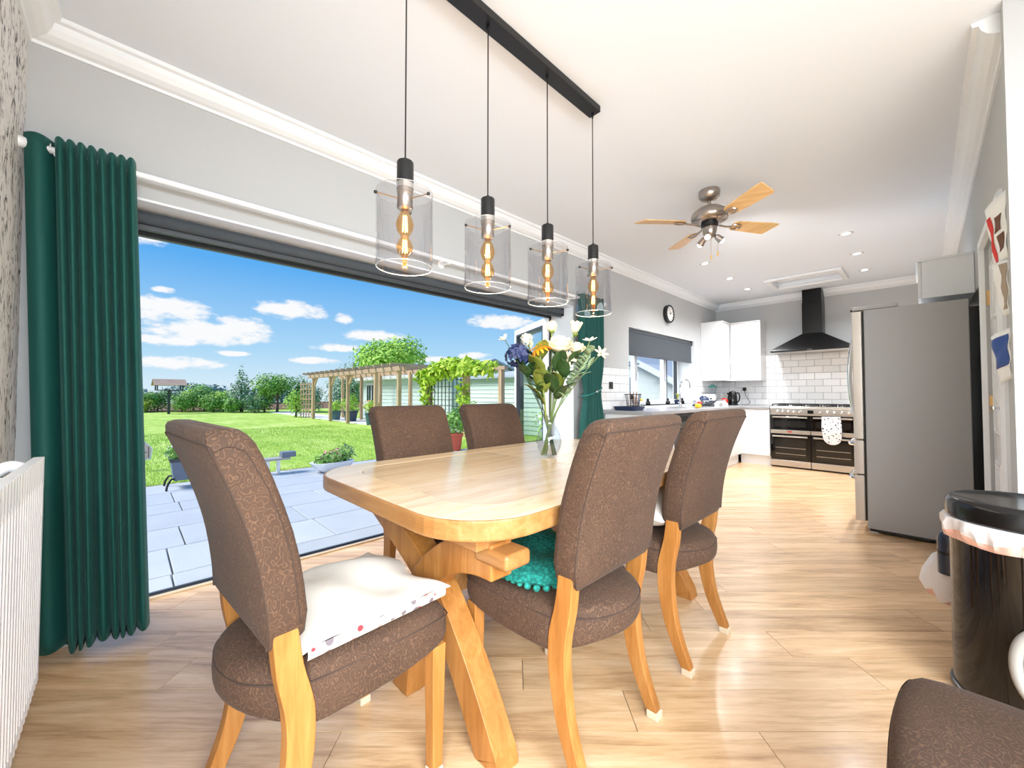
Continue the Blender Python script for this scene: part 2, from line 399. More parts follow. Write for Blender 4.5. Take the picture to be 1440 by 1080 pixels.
def grass():
    t = NT('lawn'); v = t.coord((1, 1, 1)); a = t.noise(v, 0.5, 4, 0.6); b = t.noise(t.coord((0.6, 3.0, 1)), 1.2, 5, 0.7); g = t.noise(v, 90, 2)
    m = t.math('ADD', t.math('MULTIPLY', a, 0.35), t.math('ADD', t.math('MULTIPLY', b, 0.4), t.math('MULTIPLY', g, 0.25)))
    t.set(t.p, Base_Color=t.ramp(m, [(0.36, srgb(136, 176, 58)), (0.5, srgb(174, 204, 84)), (0.64, srgb(214, 226, 140))]), Roughness=0.9); t.bump(g, 0.6, 0.03)
    for n, c0, c1 in (('grass_blade', srgb(146, 190, 56), srgb(204, 226, 112)), ('leaf_mid', srgb(82, 136, 56), srgb(160, 204, 96)), ('leaf_bright', srgb(132, 186, 60), srgb(200, 232, 100)), ('leaf_blue', srgb(84, 122, 92), srgb(146, 180, 140)),
                      ('leaf_dark', srgb(58, 112, 56), srgb(126, 176, 84)), ('leaf_yellow', srgb(180, 190, 60), srgb(228, 226, 110)), ('leaf_vine', srgb(150, 190, 40), srgb(216, 232, 80)), ('flower_white', srgb(235, 235, 225), srgb(250, 250, 245)), ('flower_mix', srgb(200, 70, 60), srgb(244, 232, 220)), ('flower_orange', srgb(220, 120, 40), srgb(240, 190, 90)), ('flower_lilac', srgb(170, 150, 190), srgb(240, 238, 244))):
        t = NT(n); v = t.coord(); nz = t.noise(v, 9, 4, 0.7)
        t.set(t.p, Base_Color=t.ramp(nz, [(0.38, c0), (0.62, c1)]), Roughness=0.65)
        if not n.startswith('flower'):
            t.p.inputs['Subsurface Weight'].default_value = 0.0
grass()
def slab_mat():
    t = NT('paving'); v = t.coord(rnd=9); nz = t.noise(v, 2.5, 4); sp = t.noise(v, 220, 2)
    c = t.mix(nz, srgb(170, 176, 182), srgb(196, 201, 206)); c = t.mix(t.ramp(sp, [(0.45, 0.0), (0.6, 0.35)]), c, srgb(140, 146, 156))
    hs = t.n('ShaderNodeHueSaturation'); t.L.new(c, hs.inputs['Color']); mr = t.n('ShaderNodeMapRange'); t.L.new(t.rnd(), mr.inputs[0]); mr.inputs[3].default_value = 0.93; mr.inputs[4].default_value = 1.05
    t.L.new(mr.outputs[0], hs.inputs['Value']); t.set(t.p, Base_Color=hs.outputs[0], Roughness=0.6); t.bump(sp, 0.15, 0.002)
slab_mat()
def tile_mat():
    t = NT('tile_glaze'); mr = t.n('ShaderNodeMapRange'); t.L.new(t.rnd(), mr.inputs[0]); mr.inputs[3].default_value = 0.0; mr.inputs[4].default_value = 1.0
    c = t.mix(mr.outputs[0], srgb(232, 232, 232), srgb(246, 246, 247)); t.set(t.p, Base_Color=c, Roughness=0.08)
    t.bump(t.noise(t.coord(rnd=3), 9, 2), 0.12, 0.01)
tile_mat()
def glassy(name, tint=(1,1,1), mixglass=0.25, rough=0.0, ior=1.45):
    # thin glass: mostly lets light straight through, with a Fresnel reflection
    t = NT(name); t.N.remove(t.p); out = t.N['Material Output']
    tr = t.n('ShaderNodeBsdfTransparent'); tr.inputs[0].default_value = (*tint, 1); gl = t.n('ShaderNodeBsdfGlossy'); gl.inputs['Roughness'].default_value = rough
    fr = t.n('ShaderNodeFresnel'); fr.inputs[0].default_value = ior; mx = t.n('ShaderNodeMixShader')
    ge = t.n('ShaderNodeNewGeometry'); front = t.math('SUBTRACT', 1.0, ge.outputs['Backfacing'])
    t.L.new(t.math('MULTIPLY', front, t.math('ADD', fr.outputs[0], mixglass)), mx.inputs[0]); t.L.new(tr.outputs[0], mx.inputs[1]); t.L.new(gl.outputs[0], mx.inputs[2]); t.L.new(mx.outputs[0], out.inputs[0])
glassy('pane_glass', (0.96, 0.98, 0.98), 0.0)
glassy('shade_glass', (0.93, 0.93, 0.94), 0.06, ior=1.42)
plain('rim_glass', srgb(225, 228, 230), 0.05, vary=0.01, Transmission_Weight=0.6)
glassy('vase_glass', (0.90, 0.93, 0.95), 0.07, ior=1.45)
glassy('bulb_glass', (1.0, 0.72, 0.34), 0.05)
def emit(name, rgb, strength):
    t = NT(name); t.set(t.p, Base_Color=(*rgb, 1)); t.p.inputs['Emission Color'].default_value = (*rgb, 1); t.p.inputs['Emission Strength'].default_value = strength
emit('filament', (1.0, 0.72, 0.34), 14)
emit('downlight_lens', (1.0, 0.97, 0.92), 4)
emit('spot_lens', (1.0, 0.95, 0.88), 3)
plain('oven_display', srgb(18, 22, 24), 0.1)
# ================================================================== THE ROOM
NX, NY = 0.249, 2.53   # corner of the wall return on the right
XL, XR, YN, YB, ZC = -2.62, 0.27, -0.33, 7.70, 2.70
DOOR_Y0, DOOR_Y1, DOOR_Z = -0.12, 3.45, 2.05
WIN_Y0, WIN_Y1, WIN_Z0, WIN_Z1 = 4.61, 6.70, 0.94, 1.97
floor = structure(M().box(-2.90, 2.60, -2.2, 7.70, -0.14, -0.012).build('floor', 'bark'))
def clip(poly, rect):
    x0, x1, y0, y1 = rect
    for ax, lim, sg in ((0, x0, 1), (0, x1, -1), (1, y0, 1), (1, y1, -1)):
        out = []
        for i, p in enumerate(poly):
            q = poly[(i+1) % len(poly)]; a = (p[ax]-lim)*sg; b = (q[ax]-lim)*sg
            if a >= 0: out.append(p)
            if (a > 0 and b < 0) or (a < 0 and b > 0):
                t = a/(a-b); out.append((p[0]+(q[0]-p[0])*t, p[1]+(q[1]-p[1])*t))
        poly = out
        if len(poly) < 3: return None
    return poly
def planks():
    ux, uy = 0.6947, 0.7193; rects = [(XL, XR, YN, YB), (XR, 2.6, -2.2, NY), (-0.4, XR, -2.2, YN), (-2.885, XL, DOOR_Y0+0.002, DOOR_Y1-0.002)]
    W, Lp, g = 0.183, 1.36, 0.0012; rng = random.Random(3); ang = math.atan2(uy, ux)
    for k in range(-24, 40):
        f0 = 1.326 + k*W; off = rng.random()*Lp
        for j in range(-6, 8):
            r0 = j*Lp + off
            corner = lambda a, b: (ux*a - uy*b, uy*a + ux*b)
            quad = [corner(r0+g, f0+g), corner(r0+Lp-g, f0+g), corner(r0+Lp-g, f0+W-g), corner(r0+g, f0+W-g)]
            c = corner(r0+Lp/2, f0+W/2); m = M()
            for rc in rects:
                p = clip(quad, rc)
                if not p: continue
                area = abs(sum(p[i][0]*p[(i+1)%len(p)][1]-p[(i+1)%len(p)][0]*p[i][1] for i in range(len(p))))/2
                if area < 0.002: continue
                loc = [((x-c[0])*ux + (y-c[1])*uy, -(x-c[0])*uy + (y-c[1])*ux) for x, y in p]
                m.prism(loc, -0.012, 0)
            if m.v: m.build('plank', 'floor_plank', floor, loc=(c[0], c[1], 0), rot=(0, 0, ang))
planks()
HX0, HX1, HY0, HY1 = -1.49, -0.75, 6.46, 7.00   # loft hatch opening
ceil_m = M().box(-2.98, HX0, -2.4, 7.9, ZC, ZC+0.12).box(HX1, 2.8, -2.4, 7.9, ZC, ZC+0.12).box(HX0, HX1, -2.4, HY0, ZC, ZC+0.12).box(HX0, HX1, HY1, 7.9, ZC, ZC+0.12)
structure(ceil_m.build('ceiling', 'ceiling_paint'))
m = M(); X0 = -2.98
m.box(X0, XL, YN, DOOR_Y0, -0.14, ZC); m.box(X0, XL, DOOR_Y0, DOOR_Y1, DOOR_Z, ZC); m.box(X0, XL, DOOR_Y1, WIN_Y0, -0.14, ZC)
m.box(X0, XL, WIN_Y0, WIN_Y1, -0.14, WIN_Z0); m.box(X0, XL, WIN_Y0, WIN_Y1, WIN_Z1, ZC); m.box(X0, XL, WIN_Y1, YB, -0.14, ZC)
wall_left = structure(m.build('wall_left', 'wall_paint'))
wall_back = structure(M().box(X0, 0.67, YB, YB+0.2, -0.14, ZC).build('wall_back', 'wall_paint'))
m = M(); x1 = 0.67
m.box(XR, x1, 2.60, 2.99, -0.14, ZC); m.box(XR, x1, 2.99, 3.77, 1.99, ZC); m.box(XR, x1, 3.77, 3.93, -0.14, ZC)
m.box(XR, x1, 3.93, 5.40, 1.84, ZC); m.box(0.55, x1, 3.93, 5.40, -0.14, 1.84); m.box(XR, x1, 5.40, YB, -0.14, ZC)
structure(m.build('wall_right', 'wall_paint'))
structure(M().box(NX, 2.8, NY, 2.60, -0.14, ZC).build('wall_right_return', 'wall_paint'))
structure(M().box(2.6, 2.8, -2.4, NY, -0.14, ZC).build('wall_side', 'wall_paint'))
structure(M().box(-0.5, 2.6, -2.4, -2.2, -0.14, ZC).build('wall_rear', 'wall_paint'))
structure(M().box(-0.5, -0.4, -2.2, YN-0.1, -0.14, ZC).build('wall_rear_return', 'wall_paint'))
structure(M().box(X0, -0.4, YN-0.1, YN, -0.14, ZC).build('wall_near', 'wallpaper'))
# coving round the ceiling
prof = [(0,2.60),(0.010,2.60),(0.014,2.612),(0.034,2.617),(0.058,2.632),(0.074,2.655),(0.080,2.678),(0.098,2.682),(0.102,2.6999),(0,2.6999)]
def coving(name, axis, wallpos, sgn, a0, a1, ma=0, mb=0):
    # mitred ends: ends move by ma / mb times the projection
    rings = []
    for a, s in ((a0, ma), (a1, mb)):
        rings.append([(wallpos + sgn*d, a + s*d, z) if axis == 'y' else (a + s*d, wallpos + sgn*d, z) for d, z in prof])
    return structure(M().loft(rings).build(name, 'white_trim'))
coving('trim_1', 'y', XL, 1, YN, YB, 1, -1); coving('trim_2', 'x', YB, -1, XL, XR, 1, -1)
coving('trim_3', 'y', XR, -1, 2.601, YB, 0, -1); coving('trim_4', 'x', YN, 1, XL, -0.4, 1, 0)
structure(M().box(0.255, XR, 2.602, 2.90, 0, 0.12).build('baseboard_right', 'white_trim', bevel=0.004))
structure(M().box(0.47, 2.6, NY-0.015, NY, 0, 0.12).build('baseboard_return', 'white_trim', bevel=0.004))
structure(M().box(XL, XL+0.015, DOOR_Y1, 4.02, 0, 0.12).build('baseboard_left', 'white_trim', bevel=0.004))
# white bead round the wide opening and timber threshold
m = M(); m.box(XL-0.34, XL+0.004, DOOR_Y0, DOOR_Y1, DOOR_Z-0.012, DOOR_Z-0.0005); m.box(XL-0.34, XL+0.004, DOOR_Y1-0.012, DOOR_Y1-0.0005, 0, DOOR_Z-0.013)
structure(m.build('trim_5', 'white_trim'))
structure(M().box(-2.915, -2.886, DOOR_Y0, DOOR_Y1-0.013, -0.012, 0.010).build('trim_6', 'oak_y', bevel=0.003))

# ---- bifold door: frame, track and the folded leaves standing outside
door1 = structure(bpy.data.objects.new('door_1', None)); COL.objects.link(door1)
m = M(); m.box(-2.99, -2.925, DOOR_Y0, DOOR_Y1-0.013, 1.975, DOOR_Z-0.013); m.box(-2.955, -2.917, DOOR_Y0, DOOR_Y1-0.013, 1.955, 1.975)
m.build('door_head', 'dark_metal', door1, bevel=0.003)
m = M(); m.box(-2.99, -2.92, DOOR_Y0, DOOR_Y1-0.013, -0.03, 0.004); m.box(-2.962, -2.948, DOOR_Y0, DOOR_Y1-0.013, 0.004, 0.012)
m.build('door_track', 'dark_metal', door1)
M().box(-2.99, -2.925, DOOR_Y1-0.075, DOOR_Y1-0.013, 0.004, 1.955).build('door_jamb', 'white_metal', door1, bevel=0.004)
M().box(-2.925, -2.905, DOOR_Y1-0.045, DOOR_Y1-0.030, 0.004, 1.955).build('door_gasket', 'black_plastic', door1)
def leaf(p0, p1, z0, z1):
    p0 = Vector((p0[0], p0[1], 0)); p1 = Vector((p1[0], p1[1], 0)); d = (p1-p0).normalized(); L = (p1-p0).length; ang = math.atan2(d.y, d.x)
    r = bpy.data.objects.new('door_leaf', None); COL.objects.link(r); r.parent = door1; r.location = p0; r.rotation_euler = (0,0,ang); r['kind'] = 'structure'
    w, t = 0.075, 0.055
    for n, a in (('leaf_stile', (0, w, z0, z1)), ('leaf_stile', (L-w, L, z0, z1)), ('leaf_rail', (w, L-w, z1-w, z1)), ('leaf_rail', (w, L-w, z0, z0+w))):
        M().box(a[0], a[1], -t/2, t/2, a[2], a[3]).build(n, 'white_metal', r, bevel=0.004)
    for n, a in (('leaf_gasket', (w-0.002, w+0.020, z0+w, z1-w)), ('leaf_gasket', (L-w-0.020, L-w+0.002, z0+w, z1-w)), ('leaf_gasket', (w+0.02, L-w-0.02, z1-w-0.020, z1-w+0.002)), ('leaf_gasket', (w+0.02, L-w-0.02, z0+w-0.002, z0+w+0.02))):
        M().box(a[0], a[1], -t/2-0.003, t/2+0.003, a[2], a[3]).build(n, 'dark_metal', r)
    M().box(w+0.01, L-w-0.01, -0.006, 0.006, z0+w+0.01, z1-w-0.01).build('leaf_pane', 'pane_glass', r)
    return r
leaf((-2.96, 3.42), (-3.88, 3.83), 0.0, 1.965)
lf = leaf((-2.99, 3.50), (-3.90, 3.905), 0.0, 1.965)
m = M(); m.bar((0.05, 0.045, 1.02), (0.05, 0.045, 1.20), 0.02, 0.02); m.bar((0.05, 0.03, 1.10), (0.05, 0.06, 1.10), 0.018)
m.build('leaf_handle', 'black_metal', lf, bevel=0.003)

# ---- kitchen window
win = structure(bpy.data.objects.new('window_1', None)); COL.objects.link(win)
fx0, fx1 = -2.955, -2.885
for n, a in (('window_frame', (WIN_Y0, WIN_Y0+0.07, WIN_Z0, WIN_Z1)), ('window_frame', (WIN_Y1-0.07, WIN_Y1, WIN_Z0, WIN_Z1)), ('window_frame', (WIN_Y0+0.07, WIN_Y1-0.07, WIN_Z1-0.07, WIN_Z1)), ('window_frame', (WIN_Y0+0.07, WIN_Y1-0.07, WIN_Z0, WIN_Z0+0.07)),
             ('window_mullion', (6.16, 6.25, WIN_Z0+0.07, WIN_Z1-0.07)), ('window_mullion', (5.24, 5.32, WIN_Z0+0.07, WIN_Z1-0.07))):
    M().box(fx0, fx1, a[0], a[1], a[2], a[3]).build(n, 'white_trim', win, bevel=0.006)
for y in (6.252, 6.62): M().box(fx0+0.02, fx1+0.004, y, y+0.016, WIN_Z0+0.07, WIN_Z1-0.07).build('window_gasket', 'dark_metal', win)
for a, b in ((WIN_Y0+0.07, 5.24), (5.32, 6.16), (6.25, WIN_Y1-0.07)):
    M().box(-2.925, -2.915, a, b, WIN_Z0+0.07, WIN_Z1-0.07).build('window_pane', 'pane_glass', win)
M().box(-2.885, XL+0.02, WIN_Y0, WIN_Y1, WIN_Z0-0.03, WIN_Z0+0.0).build('window_sill', 'white_gloss', win, bevel=0.004)
m = M(); m.box(-2.885, XL+0.001, WIN_Y1-0.006, WIN_Y1-0.0005, WIN_Z0, WIN_Z1-0.007); m.box(-2.885, XL+0.001, WIN_Y0, WIN_Y1, WIN_Z1-0.006, WIN_Z1-0.0005)
m.build('window_reveal', 'white_trim', win)
m = M(); m.bar((-2.87, 5.29, 1.30), (-2.87, 5.29, 1.42), 0.018); m.bar((-2.885, 5.29, 1.32), (-2.865, 5.29, 1.32), 0.02)
m.build('window_handle', 'chrome', win, bevel=0.003)

# ---- white door in the right wall
d2 = structure(bpy.data.objects.new('door_2', None)); COL.objects.link(d2)
arch = [(0,0),(0.022,0.004),(0.022,0.05),(0.012,0.07),(0,0.072)]
for n, y0, s in (('architrave', 3.768, 1), ('architrave', 2.992, -1)):
    M().loft([[(XR-d, y0+s*w, z) for d, w in arch] for z in (0, 1.992)]).build(n, 'white_trim', d2, smooth=False)
M().loft([[(XR-d, y, 1.99+w) for d, w in arch] for y in (2.92, 3.84)]).build('architrave', 'white_trim', d2)
m = M(); m.box(0.285, 0.325, 3.0, 3.76, 0.006, 1.982)
m.build('door_leaf', 'white_gloss', d2, bevel=0.003)
for ya, yb in ((3.09, 3.34), (3.42, 3.67)):
    for za, zb in ((0.2, 0.72), (0.86, 1.42), (1.52, 1.88)):
        m = M()
        m.loft([[(0.2855, y, z) for y, z in ((ya,za),(yb,za),(yb,zb),(ya,zb))], [(0.279, y, z) for y, z in ((ya+0.015,za+0.015),(yb-0.015,za+0.015),(yb-0.015,zb-0.015),(ya+0.015,zb-0.015))], [(0.2845, y, z) for y, z in ((ya+0.035,za+0.035),(yb-0.035,za+0.035),(yb-0.035,zb-0.035),(ya+0.035,zb-0.035))], [(0.280, y, z) for y, z in ((ya+0.05,za+0.05),(yb-0.05,za+0.05),(yb-0.05,zb-0.05),(ya+0.05,zb-0.05))]])
        m.build('door_panel', 'white_gloss', d2)
for z in (0.25, 1.0, 1.64): M().box(0.274, 0.290, 3.755, 3.772, z, z+0.09).build('hinge', 'brass', d2)
m = M(); m.box(0.276, 0.286, 3.055, 3.10, 0.94, 1.09); m.bar((0.285, 3.078, 1.03), (0.235, 3.078, 1.03), 0.016); m.bar((0.238, 3.07, 1.03), (0.238, 3.19, 1.03), 0.014, 0.018)
m.build('door_handle', 'chrome', d2, bevel=0.003)

# ---- loft hatch and recessed downlights in the ceiling
h = thing('loft_hatch', 'white framed loft hatch in the ceiling above the range hood', 'hatch', (-1.12, 6.73, ZC))
for a in ((-0.43,0.43,-0.33,-0.27), (-0.43,0.43,0.27,0.33), (-0.43,-0.37,-0.27,0.27), (0.37,0.43,-0.27,0.27)):
    M().box(a[0], a[1], a[2], a[3], -0.035, -0.001).build('frame_moulding', 'white_trim', h, bevel=0.01, seg=3)
M().box(-0.369, 0.369, -0.269, 0.269, 0.062, 0.085).build('hatch_panel', 'white_trim', h)
dls = [(-0.515, 5.117, 'recessed downlight right of the fan, nearest of the right row'), (-0.505, 5.94, 'recessed downlight between the two others of the right row'), (-0.505, 6.79, 'recessed downlight beside the loft hatch, near the fridge'),
       (-1.838, 5.053, 'recessed downlight just below the fan pull cords in view'), (-1.84, 5.955, 'recessed downlight between the fan and the clock wall, middle of left row'), (-1.842, 6.755, 'recessed downlight left of the loft hatch, nearest the corner')]
for x, y, lab in dls:
    t = thing('downlight', lab, 'downlight', (x, y, ZC), 0, 'kitchen ceiling downlights')
    M().lathe([(0.046,-0.0005),(0.046,-0.006),(0.034,-0.008),(0.031,-0.002)], 20).build('bezel', 'white_metal', t, smooth=True)
    M().lathe([(0.030,-0.009),(0.030,-0.0085)], 16).build('lens', 'downlight_lens', t)
    for s in (-1, 1): M().ball((s*0.053, s*0.002, -0.004), 0.006, 8, 6).build('spring_clip', 'nickel', t, smooth=True)
    light('downlight_lamp', 'SPOT', (x, y, ZC-0.03), 115, (0.97, 0.98, 1.0), rot=(0, 0, 0), spot_size=R_(140), spot_blend=1.0, shadow_soft_size=0.05).parent = None
# ================================================================== DINING TABLE
TX, TY = -1.325, 1.50
tbl = thing('dining_table', 'oak trestle dining table with rounded corners and inlaid top', 'table', (TX, TY, 0), R_(0.8))
HW, HL, ZT = 0.562, 0.925, 0.77
def bowed(hw, hl, r, bow=0.012):
    out = []
    for x, y in rrect(-hw, hw, -hl, hl, r, 10):
        out.append((x, y))
    return out
outer = bowed(HW, HL, 0.235); inner = bowed(HW-0.125, HL-0.135, 0.16)
n = len(outer); m = M()
def ring(p, z, k=0.0): return [(x*(1-k/HW), y*(1-k/HL), z) for x, y in p]
m.loft([ring(inner, ZT-0.05), ring(outer, ZT-0.05, 0.0072), ring(outer, ZT-0.001, 0.0072), ring(outer, ZT, 0.0085), ring(inner, ZT), ring(inner, ZT-0.05)], cap0=False, cap1=False)
m.build('border', 'oak_y', tbl)
m = M(); m.loft([ring(outer, ZT-0.055, 0.007), ring(outer, ZT-0.055, 0.002), ring(outer, ZT-0.05), ring(outer, ZT-0.006), ring(outer, ZT-0.0015, 0.002), ring(outer, ZT-0.0008, 0.007), ring(outer, ZT-0.055, 0.007)], cap0=False, cap1=False)
m.build('edge_band', 'oak_edge', tbl)
m = M(); m.box(-0.44, 0.44, -0.80, -0.77, 0.658, ZT-0.0553); m.box(-0.44, 0.44, 0.77, 0.80, 0.658, ZT-0.0553); m.box(-0.44, -0.41, -0.77, 0.77, 0.658, ZT-0.0553); m.box(0.41, 0.44, -0.77, 0.77, 0.658, ZT-0.0553); m.build('apron', 'oak_edge', tbl, bevel=0.002)
g = 0.0022
def half(sgn):
    p = []
    for x, y in inner:
        x2, y2 = x*(1-0.004), y*(1-0.004)
        if sgn*y2 > g: p.append((x2, y2))
    if sgn > 0: p = [q for q in p if q[0] > 0 and True] + [q for q in p if q[0] <= 0]
    xs = HW-0.125-0.002
    pr = sorted(p, key=lambda q: math.atan2((q[1]-sgn*0.3), q[0]))
    pts = pr + []
    allp = pr + [(xs, sgn*g), (-xs, sgn*g)]
    c = (0, sgn*0.35)
    return sorted(allp, key=lambda q: math.atan2(q[1]-c[1], q[0]-c[0]))
for s in (-1, 1): M().prism(half(s), ZT-0.05, ZT-0.0006).build('top_panel', 'oak_y', tbl)
def pedestal(y, s):
    # two crossing beams: one straight, one swept like a bow
    a = M(); pts = [(-0.30, y, 0.655), (-0.10, y, 0.56), (0.06, y, 0.455), (0.20, y, 0.30), (0.32, y, 0.14), (0.42, y, 0.0)]
    def beam(path, w, t, yo):
        path = smoothpath(path, 5); rings = []
        for i, p in enumerate(path):
            d = (path[min(i+1, len(path)-1)] - path[max(i-1, 0)]).normalized(); nrm = Vector((-d.z, 0, d.x))
            rings.append([p + nrm*w/2 + Vector((0, yo-t/2, 0)), p + nrm*w/2 + Vector((0, yo+t/2, 0)), p - nrm*w/2 + Vector((0, yo+t/2, 0)), p - nrm*w/2 + Vector((0, yo-t/2, 0))])
        rings[-1] = [Vector((q.x, q.y, max(0.0, q.z)*0)) for q in rings[-1]]
        return M().loft(rings)
    beam([(-0.44, y, 0.69), (-0.20, y, 0.585), (0.045, y, 0.455), (0.21, y, 0.29), (0.33, y, 0.13), (0.41, y, 0.0)], 0.105, 0.085, 0.012).build('leg', 'oak', tbl, bevel=0.006)
    beam([(0.45, y, 0.615), (0.36, y, 0.61), (0.24, y, 0.575), (0.12, y, 0.49), (0.03, y, 0.38), (-0.03, y, 0.20), (-0.06, y, 0.0)], 0.105, 0.085, -0.012).build('leg', 'oak', tbl, bevel=0.006)
    M().box(0.38, 0.52, y-0.062, y+0.04, 0.610, 0.6575).build('end_block', 'oak_edge', tbl, bevel=0.012)
    M().box(-0.40, 0.40, y-0.03, y+0.045, 0.662, 0.7145).build('cross_rail', 'oak_edge', tbl, bevel=0.004)
pedestal(-0.70, -1); pedestal(0.70, 1)
M().box(0.02, 0.10, -0.70, 0.70, 0.36, 0.45).build('stretcher', 'oak_edge', tbl, bevel=0.006)
for sx in (0.31, 0.355):
    mm = M(); mm.box(sx-0.010, sx+0.010, -0.8018, -0.7995, 0.684, 0.688); mm.box(sx-0.002, sx+0.002, -0.8018, -0.7995, 0.676, 0.696); mm.build('screw_cover', 'piping', tbl)

# ================================================================== DINING CHAIRS  (front is +y)
def backcurve(z): return interp(z, [(0.52,-0.250),(0.62,-0.253),(0.72,-0.266),(0.82,-0.290),(0.92,-0.326),(1.04,-0.376)])
def make_chair(label):
    ch = thing('dining_chair', label, 'chair', (0,0,0))
    # seat: straight front, rear bulging back between the legs, underside bowed
    out = []
    def seat_outline(k):
        # k: inset
        pts = []
        for x, y in ((-0.235,0.205),(-0.215,0.232),(-0.12,0.245),(0,0.25),(0.12,0.245),(0.215,0.232),(0.235,0.205),(0.237,0.10),(0.232,0.0),(0.226,-0.10),(0.218,-0.165),(0.185,-0.17),(0.172,-0.215),(0.12,-0.262),(0.06,-0.283),(0,-0.29),(-0.06,-0.283),(-0.12,-0.262),(-0.172,-0.215),(-0.185,-0.17),(-0.218,-0.165),(-0.226,-0.10),(-0.232,0.0),(-0.237,0.10)):
            pts.append((x*(1-k/0.235), (y+0.02)*(1-k/0.25)-0.02))
        return pts
    def zb(x, y, base):   # underside height
        return base + 0.10*max(0, (-y-0.17)/0.12)*0.55 + 0.035*max(0, y/0.25)**2 + 0.02*abs(x)/0.235
    B0 = 0.335
    rings = []
    rings.append([(x, y, zb(x,y,B0)+0.006) for x, y in seat_outline(0.06)])
    rings.append([(x, y, zb(x,y,B0)+0.0) for x, y in seat_outline(0.006)])
    rings.append([(x, y, zb(x,y,B0)+0.006) for x, y in seat_outline(0.0)])
    rings.append([(x, y, lerp(zb(x,y,B0), 0.46, 0.55)) for x, y in seat_outline(-0.004)])
    rings.append([(x, y, 0.462) for x, y in seat_outline(0.0)])
    rings.append([(x, y, 0.478) for x, y in seat_outline(0.010)])
    rings.append([(x, y, 0.490) for x, y in seat_outline(0.035)])
    rings.append([(x, y, 0.500) for x, y in seat_outline(0.10)])
    rings.append([(x, y, 0.504) for x, y in seat_outline(0.18)])
    seat = M().loft(rings).build('seat', 'chair_fabric', ch, smooth=True, sub=1)
    so = seat_outline(0.003); path = [(x, y, 0.455) for x, y in so]; path.append(path[0])
    M().tube(smoothpath(path, 3), 0.0022, 6, False).build('piping', 'piping', seat, smooth=True)
    # backrest
    hw = lambda z: interp(z, [(0.54,0.214),(0.60,0.228),(0.75,0.230),(1.04,0.234)])
    th = 0.088; rings = []; zs = [0.545,0.552,0.57,0.62,0.68,0.74,0.80,0.86,0.92,0.97,1.0,1.018,1.028,1.033]
    def ringz(z, ins):
        y0 = backcurve(z); w = hw(z)-ins; t0 = y0+ins*0.8; t1 = y0+th-ins*0.9
        r1, r2 = 0.010, 0.022; pts = []
        for cx, cy, a0, r in ((w-r1, t0+r1, -90, r1), (w-r2, t1-r2, 0, r2), (-w+r2, t1-r2, 90, r2), (-w+r1, t0+r1, 180, r1)):
            for k in range(4):
                a = R_(a0+30*k); pts.append((cx+r*math.cos(a), cy+r*math.sin(a), z))
        return pts
    ins = {0.545:0.034,0.552:0.014,0.57:0.003,1.0:0.002,1.018:0.009,1.028:0.018,1.033:0.034}
    bk = M().loft([ringz(z, ins.get(z, 0)) for z in zs]).build('backrest', 'chair_fabric', ch, smooth=True)
    # seam cords up both rear edges and across the top
    up = [(hw(z)-0.0035, backcurve(z)+0.0032, z) for z in (0.565,0.62,0.70,0.78,0.86,0.93,0.985)]
    top = [(s*(hw(1.0)-0.006), backcurve(1.0)+0.0022, 1.0) for s in (0.97, 0.5, 0, -0.5, -0.97)]
    dn = [(-x, y, z) for x, y, z in up[::-1]]
    M().tube(smoothpath(up+top+dn, 3), 0.0024, 6).build('piping', 'piping', bk, smooth=True)
    for s in (-1, 1):
        arc = [(s*(hw(1.0)+0.0001), backcurve(1.0)+q*th, 0.98+0.018*math.sin(PI*min(1, max(0, q*1.3)))) for q in (0.12, 0.25, 0.4, 0.55, 0.66, 0.735)]
        dn2 = [(s*(hw(z)+0.0001), backcurve(z)+th*0.745, z) for z in (0.9, 0.8, 0.7, 0.6)]
        M().tube(smoothpath(arc+dn2, 3), 0.0014, 5).build('piping', 'piping', bk, smooth=True)
    # legs
    for s in (-1, 1):
        f = M(); R = [[(s*0.205-w/2, 0.195-w/2, z), (s*0.205+w/2, 0.195-w/2, z), (s*0.205+w/2, 0.195+w/2, z), (s*0.205-w/2, 0.195+w/2, z)] for z, w in ((0.024, 0.034), (0.20, 0.040), (0.375, 0.046))]
        leg = f.loft(R).build('leg', 'oak', ch, bevel=0.003)
        M().box(s*0.205-0.019, s*0.205+0.019, 0.176, 0.214, 0, 0.026).build('foot_cap', 'foot_cap', leg, bevel=0.003)
        pr = smoothpath([(-0.214, 0.60), (-0.202, 0.50), (-0.180, 0.40), (-0.180, 0.30), (-0.200, 0.18), (-0.232, 0.09), (-0.262, 0.024)], 4); wd = [0.05, 0.056, 0.062, 0.060, 0.050, 0.042, 0.036]
        rings = []; N = len(pr)
        pr = [Vector((p[0], p[1])) for p in [(q.x, q.y) for q in pr]]
        for i, p in enumerate(pr):
            d = (pr[min(i+1,N-1)]-pr[max(i-1,0)]).normalized(); nr = Vector((-d.y, d.x)); u = i/(N-1)*(len(wd)-1); w = lerp(wd[int(u)], wd[min(int(u)+1, len(wd)-1)], u-int(u))
            tx = lerp(0.038, 0.034, i/(N-1)); a = p + nr*w/2; b = p - nr*w/2
            if i == N-1: a = Vector((a.x, 0.024)); b = Vector((b.x, 0.024))
            rings.append([(s*0.203-tx/2, a.x, a.y), (s*0.203+tx/2, a.x, a.y), (s*0.203+tx/2, b.x, b.y), (s*0.203-tx/2, b.x, b.y)])
        leg = M().loft(rings).build('leg', 'oak', ch, bevel=0.003)
        M().box(s*0.203-0.019, s*0.203+0.019, -0.284, -0.243, 0, 0.026).build('foot_cap', 'foot_cap', leg, bevel=0.003)
    return ch
G6 = 'brown upholstered dining chairs'
chair0 = make_chair('brown patterned chair with cream cushion at the near end of the table'); chair0['group'] = G6
